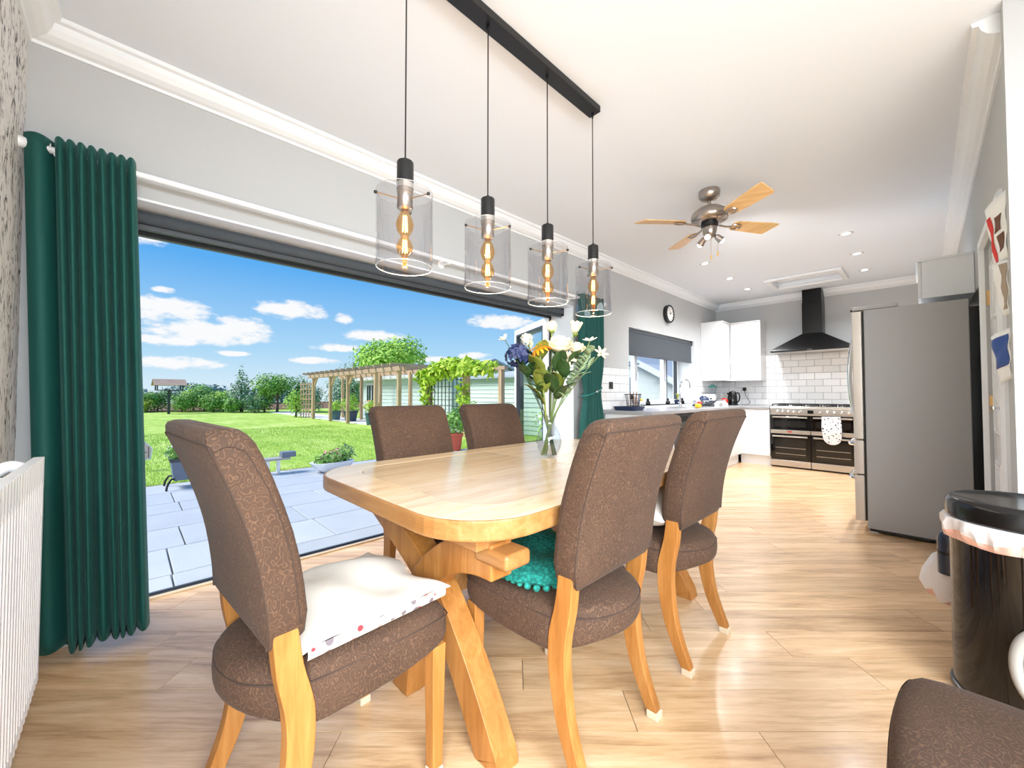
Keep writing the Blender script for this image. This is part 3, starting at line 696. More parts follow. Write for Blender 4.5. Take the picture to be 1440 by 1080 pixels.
spots = [(None, (-1.195, 0.448), 4.5),
         ('brown patterned chair with the teal crocheted pad, seen from behind', (-0.92, 1.105), 90.7),
         ('brown patterned chair with the white pillow, next to the teal-pad chair', (-0.925, 1.805), 89.7),
         ('brown patterned chair across the table, the nearer of the two by the glass doors', (-1.735, 1.187), -86),
         ('brown patterned chair across the table, the farther one, behind the vase', (-1.735, 1.781), -88),
         ('brown patterned chair by the black bin, only its seat corner in view', (0.19, 1.055), 90)]
for lab, (x, y), rz in spots:
    c = chair0 if lab is None else copy_tree(chair0)
    if lab: c['label'] = lab
    c.location = (x, y, 0); c.rotation_euler = (0, 0, R_(rz))

# ---- cushions
def pad(name, label, cat, loc, rz, hw, hl, h, mat, wav=0.0, seed=1, edge=None, sag=0.0, tilt=0.0, kind='flat'):
    t = thing(name, label, cat, loc, rz); rng = random.Random(seed); ph = [rng.random()*6 for _ in range(6)]
    def surf(top):
        def fn(u, v):
            a, b = u*2-1, v*2-1
            e = max(abs(a), abs(b)); k = (1-min(1, e)**(6 if kind == 'flat' else 2.6))
            if kind != 'flat': k = max(0, (1-abs(a)**2.4))**0.5*max(0, (1-abs(b)**2.4))**0.5
            x = a*hw*(1 + wav*0.25*math.sin(b*5+ph[0])); y = b*hl*(1 + wav*0.25*math.sin(a*5+ph[1]))
            w = wav*h*(math.sin(a*4+ph[2]+b*2)*0.5 + math.sin(b*6+ph[3]-a*3)*0.35)
            z = (h*0.5 + (h*0.5*k + w*k)*1.0) if top else h*0.5 - h*0.5*k
            return (x, y, max(0.0, z) + 0.0)
        return fn
    m = M(); m.grid(surf(True), 28, 28); m.grid(surf(False), 28, 28)
    m.build('cover', mat, t, smooth=True, sub=1)
    return t
t = pad('seat_cushion', 'cream cotton cushion with a floral border on the nearest chair', 'cushion', (-1.197, 0.475, 0.500), R_(4.5), 0.215, 0.205, 0.042, 'cushion_cotton', 0.35, 3)
b = M(); hw, hl = 0.214, 0.204
for s in (1,):
    b.add([(s*(hw+0.0015), -hl, 0.004), (s*(hw+0.0015), hl, 0.004), (s*(hw+0.0015), hl, 0.03), (s*(hw+0.0015), -hl, 0.03)], [(0,1,2,3)])
b.grid(lambda u, v: (hw+0.004+0.004*math.sin(PI*v), lerp(-hl+0.01, hl-0.01, u), 0.0055+0.026*v), 20, 4)
b.v = b.v[4:]; b.f = [tuple(i-4 for i in f) for f in b.f[1:]]
b.build('printed_border', 'cushion_print', t, smooth=True)
t = pad('crochet_pad', 'teal crocheted seat pad on the chair pulled up at the long side', 'cushion', (-0.985, 1.09, 0.500), R_(90.7), 0.205, 0.19, 0.05, 'teal_knit', 0.5, 5)
sc = M(); 
for k in range(52):
    a = 2*PI*k/52; e = (abs(math.cos(a))**6+abs(math.sin(a))**6)**(-1/6); x, y = 0.205*e*math.cos(a), 0.19*e*math.sin(a)
    sc.ball((x, y, 0.014), 0.012, 8, 5, sz=0.9)
sc.build('scalloped_edge', 'teal_knit', t, smooth=True)
pad('pillow', 'plump white pillow lying on the second chair along the long side', 'pillow', (-0.955, 1.79, 0.502), R_(89.7), 0.215, 0.205, 0.15, 'pillow_white', 0.15, 8, kind='plump')

# ================================================================== PENDANT LIGHT
PX = -1.257
pl = thing('pendant_light', 'black bar ceiling light with four hanging glass cylinder shades', 'light', (PX, 1.2, ZC))
M().box(-0.036, 0.036, -0.68, 0.662, -0.036, -0.001).build('ceiling_bar', 'black_metal', pl, bevel=0.002)
def helix(p, r): return p
for yy in (0.691, 1.073, 1.454, 1.837):
    y = yy - 1.2; zt = 1.917 - ZC; zs0, zs1 = 1.542-ZC, 1.806-ZC
    M().lathe([(0.007,-0.0365),(0.007,-0.052),(0.004,-0.066)], 10, (0, y, 0)).build('cord_grip', 'black_plastic', pl, smooth=True)
    M().tube([(0, y, -0.06), (0, y, zt+0.01)], 0.0028, 8).build('cord', 'black_plastic', pl, smooth=True)
    h = M().lathe([(0.006, zt+0.014),(0.012, zt+0.004),(0.027, zt),(0.029, zt-0.004),(0.029, zt-0.098)], 24, (0, y, 0)).build('lamp_holder', 'black_metal', pl, smooth=True)
    M().lathe([(0.0295, zt-0.078),(0.0295, zt-0.098)], 24, (0, y, 0), cap0=False, cap1=False).build('chrome_band', 'chrome', h, smooth=True)
    M().lathe([(0.0285, zt-0.0985),(0.0285, zt-0.112),(0.027,zt-0.1125),(0.027,zt-0.165),(0.021,zt-0.17)], 24, (0, y, 0)).build('inner_sleeve', 'nickel', h, smooth=True)
    m = M(); n = 40
    m.lathe([(0.0975, zs1), (0.0975, zs0), (0.0955, zs0-0.0012), (0.0935, zs0), (0.0935, zs1), (0.0955, zs1+0.0012), (0.0975, zs1)], n, (0, y, 0), cap0=False, cap1=False)
    sh = m.build('glass_shade', 'shade_glass', pl, smooth=True)
    M().tube([(0.0955*math.cos(2*PI*k/40), y+0.0955*math.sin(2*PI*k/40), zs0) for k in range(41)], 0.0017, 6, False).build('glass_rim', 'rim_glass', sh, smooth=True)
    M().tube([(0.0955*math.cos(2*PI*k/40), y+0.0955*math.sin(2*PI*k/40), zs1) for k in range(41)], 0.0012, 6, False).build('glass_rim', 'rim_glass', sh, smooth=True)
    for a in (20, 140, 260):
        c, s_ = math.cos(R_(a)), math.sin(R_(a))
        M().tube([(0.026*c, y+0.026*s_, zt-0.135), (0.102*c, y+0.102*s_, zt-0.135)], 0.0018, 6).build('shade_arm', 'brass', sh, smooth=True)
        M().ball((0.102*c, y+0.102*s_, zt-0.135), 0.006, 8, 6).build('shade_screw', 'black_metal', sh, smooth=True)
    z0 = zt-0.17
    bulb = M().lathe([(0.013,z0),(0.016,z0-0.012),(0.028,z0-0.038),(0.031,z0-0.055),(0.026,z0-0.076),(0.014,z0-0.094),(0.013,z0-0.10),(0.022,z0-0.112),(0.029,z0-0.132),(0.026,z0-0.152),(0.012,z0-0.166),(0.007,z0-0.185),(0.006,z0-0.20),(0.002,z0-0.204)], 20, (0, y, 0)).build('bulb', 'bulb_glass', pl, smooth=True)
    f = M()
    for a in range(0, 360, 72):
        c, s_ = 0.0085*math.cos(R_(a)), 0.0085*math.sin(R_(a))
        f.tube([(c*0.7, y+s_*0.7, z0-0.022), (c, y+s_, z0-0.078)], 0.0016, 5); f.tube([(c*0.7, y+s_*0.7, z0-0.108), (c, y+s_, z0-0.152)], 0.0016, 5)
    f.build('filament', 'filament', bulb)
    light('bulb_lamp', 'POINT', (PX, yy, 1.917-0.17-0.21), 4, (1, 0.86, 0.66), shadow_soft_size=0.03)

# ================================================================== CEILING FAN
fan = thing('ceiling_fan', 'brushed nickel ceiling fan with four light wooden blades', 'fan', (-1.15, 3.27, ZC))
M().lathe([(0.075,-0.001),(0.078,-0.02),(0.075,-0.05),(0.055,-0.072),(0.03,-0.082),(0.014,-0.086)], 28).build('canopy', 'nickel', fan, smooth=True)
M().lathe([(0.013,-0.08),(0.013,-0.145)], 14).build('down_rod', 'nickel', fan, smooth=True)
mo = M().lathe([(0.02,-0.135),(0.05,-0.138),(0.095,-0.15),(0.128,-0.178),(0.136,-0.21),(0.130,-0.235),(0.10,-0.252),(0.06,-0.258)], 32).build('motor', 'nickel', fan, smooth=True)
M().lathe([(0.062,-0.2585),(0.062,-0.285),(0.05,-0.29)], 24).build('motor_collar', 'black_metal', mo, smooth=True)
lk = M().lathe([(0.05,-0.2905),(0.054,-0.30),(0.050,-0.33),(0.040,-0.362),(0.02,-0.378),(0.004,-0.38)], 24).build('light_kit', 'nickel', fan, smooth=True)
for k, a in enumerate((-33, 57, 141, 229)):
    ra = R_(a); ca, sa = math.cos(ra), math.sin(ra); zz = -0.262; pitch = R_(-12)
    def W(l, w, dz=0.0):
        wz = w*math.sin(pitch); ww = w*math.cos(pitch); return (l*ca - ww*sa, l*sa + ww*ca, zz + wz + dz)
    outl = [(0.20,-0.030),(0.215,-0.048),(0.24,-0.056),(0.52,-0.072),(0.575,-0.070),(0.58,-0.06),(0.545,0.066),(0.53,0.072),(0.24,0.056),(0.215,0.048),(0.20,0.030)]
    m = M(); m.loft([[W(l, w, 0) for l, w in outl], [W(l, w, 0.008) for l, w in outl]])
    bl = m.build('blade', 'blade_wood', fan, bevel=0.002)
    m = M(); m.tube([W(0.09,0,-0.006), W(0.14,0,-0.012), W(0.19,0,-0.008)], 0.008, 8)
    loop = [W(0.235+0.042*math.cos(t*2*PI/16), 0.032*math.sin(t*2*PI/16), -0.006) for t in range(17)]
    m.tube(loop, 0.006, 6, False); m.tube([W(0.215, -0.012, -0.006), W(0.24,0.004,-0.006), W(0.26,0.012,-0.006)], 0.004, 6)
    m.build('bracket', 'nickel', bl, smooth=True)
for a, tl in ((160, 0.9), (40, 0.9), (280, 0.9)):
    ca, sa = math.cos(R_(a)), math.sin(R_(a)); p0 = Vector((0.035*ca, 0.035*sa, -0.35)); d = Vector((ca*0.75, sa*0.75, -0.66)).normalized(); p1 = p0+d*0.055
    m = M(); m.tube([p0, p0+d*0.012, p0+d*0.018, p0+d*0.06, p0+d*0.072], [0.006, 0.008, 0.02, 0.026, 0.029], 14)
    s = m.build('spot_lamp', 'nickel', fan, smooth=True)
    M().ball(p0+d*0.072, 0.022, 12, 8).build('spot_bulb', 'spot_lens', s, smooth=True)
light('fan_spot', 'SPOT', (-1.15, 3.36, 2.24), 85, (1, 0.98, 0.95), target=(-1.2, 7.6, 1.7), spot_size=R_(95), spot_blend=1.0, shadow_soft_size=0.06)
for x, y, L in ((0.02, -0.03, 0.16), (0.045, 0.04, 0.12)):
    c = M().tube([(x, y, -0.36), (x, y, -0.36-L)], 0.0014, 5).build('pull_chain', 'nickel', fan)
    M().lathe([(0.002,-0.36-L),(0.006,-0.37-L),(0.008,-0.385-L),(0.004,-0.40-L)], 10, (x, y, 0)).build('pull_knob', 'blade_wood', c, smooth=True)

# ================================================================== VASE AND FLOWERS
VX, VY, VZ = -1.366, 1.588, 0.7698
v = thing('glass_vase', 'clear glass bulb vase of flowers standing on the dining table', 'vase', (VX, VY, VZ))
M().lathe([(0.030,0.0),(0.042,0.004),(0.062,0.05),(0.067,0.085),(0.058,0.125),(0.036,0.165),(0.029,0.185),(0.034,0.205),(0.040,0.218),(0.037,0.217),(0.026,0.186),(0.033,0.166),(0.055,0.124),(0.063,0.085),(0.058,0.052),(0.038,0.012),(0.002,0.010)], 28).build('body', 'vase_glass', v, smooth=True)
def stem_path(head, seed, z0=0.012):
    rng = random.Random(seed); h = Vector(head) - Vector((VX, VY, VZ)); d = Vector((h.x, h.y, 0)); dn = d.normalized() if d.length > 1e-4 else Vector((1,0,0))
    foot = -dn*0.032 + Vector((rng.uniform(-.012,.012), rng.uniform(-.012,.012), z0)); neck = dn*0.014 + Vector((rng.uniform(-.008,.008), rng.uniform(-.008,.008), 0.19))
    return smoothpath([foot, neck, neck.lerp(h, 0.55)*1.0 + Vector((0,0,0.02)), h], 8)
def leaf_at(m, p, d, n, L, W):
    d = d.normalized(); a = d.cross(n).normalized(); rows = []
    for k in range(6):
        t = k/5; w = W*0.5*math.sin(PI*min(1, 0.08+t*0.92))**0.8; c = p + d*L*t + n*(0.18*L*math.sin(PI*t*0.8)) - n*(0.10*L*t*t)
        rows.append([c - a*w - n*0.12*w, c, c + a*w - n*0.12*w])
    o = len(m.v); m.v += [tuple(q) for r in rows for q in r]
    for i in range(5):
        for j in range(2): m.f.append((o+i*3+j, o+i*3+j+1, o+(i+1)*3+j+1, o+(i+1)*3+j))
def flower(name, label, head, seed, stem_mat, r=0.0035, leaves=(), leaf_mat='leaf_olive'):
    t = thing(name, label, 'flower', (VX, VY, VZ), 0, 'flowers in the glass vase'); p = stem_path(head, seed)
    M().tube(p, r, 7).build('stem', stem_mat, t, smooth=True)
    rng = random.Random(seed+50)
    for (u, L, Wd, az) in leaves:
        m = M(); q = p[int(u*(len(p)-1))]; d = Vector((math.cos(R_(az))*0.75, math.sin(R_(az))*0.75, rng.uniform(0.35, 0.9))); n = Vector((-d.x*0.5, -d.y*0.5, 0.8)).normalized()
        leaf_at(m, q, d, n, L, Wd); m.build('leaf', leaf_mat, t, smooth=True, solid=0.0012)
    return t, Vector(head) - Vector((VX, VY, VZ)), p
def petals(t, c, up, n, L, W, tilt, mat, r0=0.006, curl=0.3, name='petal', a0=0.0, bulge=1.0):
    up = up.normalized(); a = up.cross(Vector((0.3, 0.9, 0.1))).normalized(); b = up.cross(a)
    for k in range(n):
        th = a0 + 2*PI*k/n; rad = (a*math.cos(th) + b*math.sin(th)); d = (rad*math.cos(tilt) + up*math.sin(tilt)).normalized(); nn = (up*math.cos(tilt) - rad*math.sin(tilt)).normalized(); side = d.cross(nn)
        m = M(); rows = []
        for i in range(6):
            s = i/5; w = W*0.5*max(0.12, math.sin(PI*(0.12+0.80*s)))**0.7; cc = c + rad*r0 + d*L*s + nn*(curl*L*(s*s)) 
            rows.append([cc - side*w + nn*w*0.25*bulge, cc - side*w*0.5 + nn*w*0.05, cc, cc + side*w*0.5 + nn*w*0.05, cc + side*w + nn*w*0.25*bulge])
        m.v = [tuple(q) for r in rows for q in r]
        m.f = [(i*5+j, i*5+j+1, (i+1)*5+j+1, (i+1)*5+j) for i in range(5) for j in range(4)]
        m.build(name, mat, t, smooth=True, solid=0.0012)
def rose(t, c, R, mat='petal_cream'):
    c = Vector(c); up = Vector((0.35, -0.35, 0.85)); rngs = [(6, R*1.15, R*1.25, 0.45, R*0.20), (5, R*1.2, R*1.2, 0.85, R*0.30), (5, R*1.2, R*1.05, 1.15, R*0.26), (4, R*1.15, R*0.85, 1.35, R*0.18), (3, R*1.1, R*0.6, 1.45, R*0.08)]
    for i, (n, L, W, tl, r0) in enumerate(rngs): petals(t, c - up*R*0.55, up, n, L, W, tl, mat, r0, 0.30 if i < 2 else 0.12, 'petal', i*0.6, 1.9)
    M().ball(c, R*0.40, 12, 8).build('flower_heart', mat, t, smooth=True)
def calyx(t, c, r, mat='stem_green'): M().lathe([(r*0.3, -r*1.2), (r, -r*0.4), (r*0.9, 0)], 10, tuple(c)).build('calyx', mat, t, smooth=True)
fl, h, p = flower('rose', 'large cream rose in the middle of the bouquet', (-1.300, 1.600, 1.345), 1, 'stem_green', 0.0045, ((0.5,0.15,0.085,20),(0.56,0.15,0.08,290),(0.62,0.14,0.08,250),(0.72,0.14,0.08,330),(0.78,0.13,0.07,100),(0.84,0.11,0.07,200)), 'leaf_deep'); rose(fl, h, 0.062)
fl, h, p = flower('rose', 'smaller cream rose tucked right of the large one', (-1.240, 1.66, 1.33), 2, 'stem_green', 0.004, ((0.6,0.13,0.07,40),(0.5,0.15,0.07,330),(0.7,0.13,0.07,300),(0.8,0.11,0.06,350)), 'leaf_deep'); rose(fl, h, 0.042)
fl, h, p = flower('gerbera', 'orange gerbera bending to the left beside the cream rose', (-1.385, 1.53, 1.345), 3, 'leaf_olive', 0.006, ((0.48,0.16,0.09,240),(0.58,0.17,0.095,300),(0.68,0.16,0.09,280),(0.76,0.15,0.085,230),(0.84,0.12,0.08,330)), 'leaf_olive')
petals(fl, h, Vector((-0.25,-0.3,0.8)), 14, 0.062, 0.018, -0.35, 'petal_orange', 0.012, -0.35); petals(fl, h+Vector((0,0,0.004)), Vector((-0.25,-0.3,0.8)), 12, 0.045, 0.016, 0.1, 'petal_orange', 0.010, -0.2, 'petal', 0.2)
M().ball(h, 0.016, 12, 6, sz=0.6).build('flower_heart', 'petal_orange', fl, smooth=True)
def cluster(t, c, R, n, r, mat, seed, name='floret'):
    rng = random.Random(seed); c = Vector(c)
    for k in range(n):
        d = Vector((rng.gauss(0,1), rng.gauss(0,1), rng.gauss(0,1)*0.8+0.2)).normalized()
        m = M(); q = c + d*R*rng.uniform(0.7, 1.0); a = d.cross(Vector((0.2,0.5,0.84))).normalized(); b = d.cross(a)
        for j in range(4):
            th = PI/2*j + rng.random(); e = (a*math.cos(th)+b*math.sin(th)); s = d.cross(e)
            m.add([q, q+e*r*0.6+s*r*0.5+d*r*0.1, q+e*r*1.15+d*r*0.25, q+e*r*0.6-s*r*0.5+d*r*0.1], [(0,1,2,3)])
        m.build(name, mat, t, solid=0.001)
fl, h, p = flower('hydrangea', 'deep blue hydrangea head on the left of the bouquet', (-1.470, 1.46, 1.300), 4, 'stem_dark', 0.004, ((0.66,0.13,0.07,200),(0.74,0.12,0.065,290),(0.8,0.12,0.07,260),(0.86,0.11,0.06,120),(0.9,0.10,0.06,230)), 'leaf_deep'); cluster(fl, h, 0.062, 60, 0.022, 'petal_blue', 9)
fl, h, p = flower('hydrangea', 'pale flower sprig above the blue hydrangea', (-1.44, 1.50, 1.385), 5, 'stem_dark', 0.003, ((0.8,0.07,0.03,200),(0.9,0.06,0.03,120)), 'leaf_sage'); cluster(fl, h, 0.03, 22, 0.014, 'petal_pale', 19)
fl, h, p = flower('scabious', 'round cream bud standing tallest, left of the pair', (-1.344, 1.587, 1.452), 6, 'stem_green', 0.003, ((0.6,0.09,0.035,140),), 'leaf_deep'); cluster(fl, h, 0.026, 34, 0.013, 'petal_cream', 29); M().ball(h, 0.025, 12, 8).build('flower_heart', 'petal_cream', fl, smooth=True); calyx(fl, h-Vector((0,0,0.02)), 0.016)
fl, h, p = flower('scabious', 'round cream bud standing tallest, right of the pair', (-1.258, 1.675, 1.445), 7, 'stem_green', 0.003, ((0.62,0.09,0.035,10),), 'leaf_deep'); petals(fl, h-Vector((0,0,0.02)), Vector((0.1,0.1,1)), 7, 0.055, 0.034, 1.05, 'petal_cream', 0.010, 0.1, 'petal', 0, 1.5); M().ball(h, 0.022, 12, 8, sz=1.2).build('flower_heart', 'petal_cream', fl, smooth=True); calyx(fl, h-Vector((0,0,0.028)), 0.015)
fl, h, p = flower('lily', 'pale star-shaped flower hanging under the large rose', (-1.275, 1.63, 1.285), 8, 'stem_green', 0.003, ((0.6,0.10,0.045,330),(0.7,0.10,0.05,280)), 'leaf_olive'); petals(fl, h, Vector((0.5,-0.6,0.1)), 6, 0.045, 0.020, 0.25, 'petal_cream', 0.004, -0.15)
fl, h, p = flower('daisy', 'small white flower at the far right tip of the bouquet', (-1.168, 1.773, 1.311), 9, 'stem_green', 0.0025, ((0.7,0.08,0.03,40),(0.8,0.07,0.03,350)), 'leaf_sage'); petals(fl, h, Vector((0.6,-0.3,0.4)), 6, 0.038, 0.016, 0.4, 'petal_cream', 0.004, -0.1)
fl, h, p = flower('daisy', 'small pale bloom at the far left tip of the bouquet', (-1.515, 1.412, 1.382), 10, 'stem_dark', 0.0025, ((0.75,0.07,0.03,220),), 'leaf_sage'); petals(fl, h, Vector((-0.4,-0.3,0.7)), 6, 0.032, 0.018, 0.7, 'petal_pale', 0.004, 0.0)
fl, h, p = flower('daisy', 'pale open flower below the right-hand buds', (-1.205, 1.73, 1.375), 11, 'stem_green', 0.0025, ((0.75,0.07,0.03,60),), 'leaf_sage'); petals(fl, h, Vector((0.1,-0.3,0.9)), 6, 0.036, 0.018, 0.3, 'petal_pale', 0.004, 0.1)
for i, (hd, az, nm) in enumerate((((-1.195, 1.735, 1.33), 40, 'sage green eucalyptus sprig leaning right over the curtain'), ((-1.225, 1.70, 1.26), 350, 'short sage green leaf sprig low on the right'), ((-1.42, 1.50, 1.24), 220, 'dark leafy sprig under the blue hydrangea'))):
    fl, h, p = flower('leaf_sprig', nm, hd, 20+i, 'stem_green' if i < 2 else 'stem_dark', 0.0025)
    for k in range(16):
        q = p[int((0.55+0.44*k/15)*(len(p)-1))]; m = M(); a = R_(az + (70 if k % 2 else -70) + k*13); d = Vector((math.cos(a), math.sin(a), 0.5)); leaf_at(m, q, d, Vector((0,0,1)), 0.062, 0.040); m.build('leaf', 'leaf_sage' if i < 2 else 'leaf_deep', fl, smooth=True, solid=0.0012)
M().ball(Vector((-1.32, 1.62, 1.43))-Vector((VX,VY,VZ)), 0.018, 10, 8).build('green_bud', 'leaf_vine', fl, smooth=True) if False else None
# ================================================================== CURTAINS, POLE, BLINDS, RADIATOR
pole = thing('curtain_pole', 'long white curtain pole above the wide garden opening', 'curtain pole', (-2.5, 1.75, 2.112))
M().tube([(0, -2.06, 0), (0, 2.12, 0)], 0.014, 14).build('pole_rod', 'white_metal', pole, smooth=True)
for y in (-2.08, 2.12): M().lathe([(0.004,-0.03),(0.02,-0.02),(0.024,0.0),(0.02,0.02),(0.004,0.03)], 14, (0, y, 0), 'y').build('finial', 'white_metal', pole, smooth=True)
for y in (-1.98, 0.0, 1.60):
    m = M(); m.tube([(-0.119, y, 0.0), (0.0, y, -0.016)], 0.008, 8); m.lathe([(0.03,-0.1195),(0.03,-0.108)], 16, (0, y, 0), 'x'); m.build('bracket', 'white_metal', pole, smooth=True)
def drape(name, label, folds, y0t, y1t, y0b, y1b, z0, z1, ampt, ampb, first=None, pinch=None, seed=1):
    t = thing(name, label, 'curtain', (-2.5, (y0t+y1t)/2, 0)); yc = (y0t+y1t)/2; rng = random.Random(seed)
    ph = [rng.uniform(-0.5, 0.5) for _ in range(folds*2+4)]; am = [rng.uniform(0.75, 1.2) for _ in range(folds*2+4)]
    def fn(u, v):
        z = lerp(z1, z0, v)
        if first:   # wide flat first panel, then tight folds
            if u < first[0]:
                s = u/first[0]; ya = lerp(y0t, first[1], s); yb = lerp(y0b, first[2], s); x = 0.045*math.sin(PI*s)*1.0 - 0.03*s; f = 0
            else:
                s = (u-first[0])/(1-first[0]); ya = lerp(first[1], y1t, s); yb = lerp(first[2], y1b, s); k = s*folds
                i = int(min(k, folds-1e-6)); x = (2*abs(math.sin(PI*k))**0.7 - 1)*0.03
                x = lerp(x*ampt/0.03*am[i], x*ampb/0.03*am[i+2], v) + 0.01*v*math.sin(k*0.9+2); x += 0.028; yb += 0.008*math.sin(PI*k*0.5+1)
        else:
            k = u*folds; i = int(min(k, folds-1e-6)); a = lerp(ampt, ampb, v)*(0.9+0.2*math.sin(k*1.3))
            x = a*(2*abs(math.sin(PI*k))**0.7 - 1) + 0.02; ya = lerp(y0t, y1t, u); yb = lerp(y0b, y1b, u)
        y = lerp(ya, yb, v)
        if pinch:
            zc, w, yp = pinch; q = math.exp(-((z-zc)/w)**2); y = lerp(y, yp + (y-yp)*0.72, q); x *= (1-0.35*q)
        return (x, y-yc, z)
    M().grid(fn, folds*22 if not first else folds*24, 40).build('cloth', 'curtain_velvet', t, smooth=True, solid=0.003)
    return t
cu = drape('curtain', 'dark green velvet curtain hanging full length at the left beside the radiator', 8, -0.318, 0.010, -0.245, 0.085, 0.05, 2.155, 0.030, 0.050, first=(0.14, -0.235, -0.165), seed=4)
for k in range(1):
    y = -0.245 + k*0.0275
    M().lathe([(0.019,-0.002),(0.026,-0.002),(0.026,0.002),(0.019,0.002),(0.019,-0.002)], 18, (0.0, y-(-0.154), 2.112), 'y', cap0=False, cap1=False).build('eyelet', 'chrome', cu, smooth=True)
cu2 = drape('curtain', 'green curtain held by a tieback between the opening and the kitchen', 6, 3.385, 3.80, 3.41, 3.80, 0.06, 2.15, 0.034, 0.036, pinch=(1.12, 0.22, 3.66), seed=9)
m = M(); path = [(0.075*math.cos(a)*1.0, 3.61-3.5925+0.165*math.sin(a), 1.125+0.05*(math.sin(a))) for a in [2*PI*k/28 for k in range(29)]]
m.tube(path, 0.007, 8, False); tb = m.build('tieback', 'teal_plastic', cu2, smooth=True)
M().ball((0.08, 0.0, 1.125), 0.014, 10, 8).build('tieback_button', 'chrome', tb, smooth=True)

bl = thing('roller_blind', 'dark grey roller blind rolled up under the head of the garden opening', 'blind', (-2.76, 1.66, 2.0))
M().tube([(0, -1.76, 0.0), (0, 1.755, 0.0)], 0.033, 18).build('roll', 'blind_fabric', bl, smooth=True)
M().box(-0.012, 0.012, -1.755, 1.75, -0.062, -0.034).build('bottom_rail', 'dark_metal', bl, bevel=0.004)
for y in (-1.775, 1.757): M().box(-0.03, 0.03, y, y+0.012, -0.045, 0.036).build('end_bracket', 'black_plastic', bl, bevel=0.003)
kb = thing('roller_blind', 'dark grey roller blind half lowered over the kitchen window', 'blind', (-2.67, 5.645, 1.925))
M().tube([(0, -1.015, 0), (0, 1.015, 0)], 0.03, 18).build('roll', 'blind_fabric', kb, smooth=True)
M().box(0.020, 0.022, -1.0, 1.0, -0.30, 0.0).build('blind_cloth', 'blind_fabric', kb)
M().box(0.012, 0.030, -1.0, 1.0, -0.322, -0.30).build('bottom_rail', 'dark_metal', kb, bevel=0.004)
M().box(-0.035, 0.035, 1.016, 1.026, -0.036, 0.036).build('end_bracket', 'black_plastic', kb, bevel=0.004)

# radiator on the near wall: ribbed double panel with top grille
rd = thing('radiator', 'white ribbed double-panel radiator beside the green curtain', 'radiator', (-1.20, -0.33, 0))
rx0, rx1, rz0, rz1, yf = -0.61, 0.75, 0.27, 0.915, 0.158
def ribs(yface, depth):
    pts = []; n = 41; w = (rx1-rx0-0.05)/n
    pts.append((rx0, yface-0.012)); pts.append((rx0+0.004, yface)); pts.append((rx0+0.025, yface))
    for k in range(n):
        a = rx0+0.025+k*w
        pts += [(a+w*0.12, yface), (a+w*0.30, yface-depth), (a+w*0.62, yface-depth), (a+w*0.80, yface)]
    pts += [(rx1-0.025, yface), (rx1-0.004, yface), (rx1, yface-0.012)]
    return pts
for nm, yf_, in (('front_panel', yf), ('rear_panel', 0.068)):
    p = ribs(yf_, 0.012); back = yf_-0.022; m = M()
    ring = lambda z, d=1.0: [(x, yf_-0.0+(y-yf_)*d, z) for x, y in p] + [(rx1, back, z), (rx0, back, z)]
    m.loft([ring(rz0, 0.15), ring(rz0+0.03, 0.15), ring(rz0+0.045), ring(rz1-0.075), ring(rz1-0.06, 0.15), ring(rz1, 0.15)])
    m.build(nm, 'white_metal', rd)
for k in range(6):
    x = rx0+0.16+k*0.2
    M().box(x, x+0.012, 0.069, 0.135, rz1-0.10, rz1-0.03).build('panel_spacer', 'white_metal', rd)
M().tube(smoothpath([(rx0+0.07, 0.066, rz1-0.04), (rx0+0.06, 0.085, rz1-0.022), (rx0+0.055, 0.105, rz1-0.016), (rx0+0.06, 0.136, rz1-0.03)], 5), 0.016, 10).build('end_connector', 'white_metal', rd, smooth=True)
for x in (rx0+0.12, 0.6): M().box(x, x+0.04, 0.0005, 0.046, rz0+0.1, rz1-0.1).build('wall_bracket', 'white_metal', rd)
m = M(); m.tube([(rx0+0.05, 0.10, rz0+0.02), (rx0-0.02, 0.10, rz0+0.02), (rx0-0.02, 0.10, 0.0)], 0.008, 8); m.build('pipe', 'white_metal', rd, smooth=True)

# ================================================================== KITCHEN
CZ = 0.91
def unit(label, axis, f, a0, a1, depthback, style='door', hinge=0):
    # axis 'x+': front faces +x at x=f, runs y a0..a1 ; 'y-': front faces -y at y=f, runs x a0..a1
    cx = (a0+a1)/2; loc = (f, cx, 0) if axis == 'x+' else (cx, f, 0); rz = R_(90) if axis == 'x+' else 0
    t = thing('base_cabinet', label, 'cabinet', loc, rz, 'white handleless base cabinets'); w = (a1-a0)/2
    # local: front faces -y at y=0, width x
    M().box(-w+0.001, w-0.001, 0.021, depthback, 0.15, CZ-0.04).build('carcass', 'white_trim', t)
    M().box(-w+0.001, w-0.001, 0.06, 0.076, 0.0, 0.149).build('plinth', 'white_gloss', t)
    if style == 'door': M().box(-w+0.003, w-0.003, 0.0, 0.020, 0.152, CZ-0.045).build('door', 'white_gloss', t, bevel=0.003)
    else:
        zs = [0.152, 0.42, 0.66, CZ-0.045]
        for z0, z1 in zip(zs, zs[1:]): M().box(-w+0.003, w-0.003, 0.0, 0.020, z0+0.002, z1-0.002).build('drawer', 'white_gloss', t, bevel=0.003)
    return t
XF = -2.035
unit('white base cabinet at the curtain end of the kitchen run', 'x+', XF, 4.03, 4.60, 0.565)
unit('white base cabinet under the sink, just past the dark dishwasher', 'x+', XF, 5.20, 5.80, 0.565)
unit('white drawer cabinet between the sink cabinet and the corner', 'x+', XF, 5.80, 6.40, 0.565, 'drawer')
unit('white base cabinet at the inner corner of the left run', 'x+', XF, 6.40, 7.075, 0.565)
unit('white base cabinet just left of the range cooker', 'y-', 7.085, -2.075, -1.655, 0.595)
dw = thing('dishwasher', 'dark grey dishwasher between white cabinets behind the chairs', 'dishwasher', (XF, 4.90, 0), R_(90))
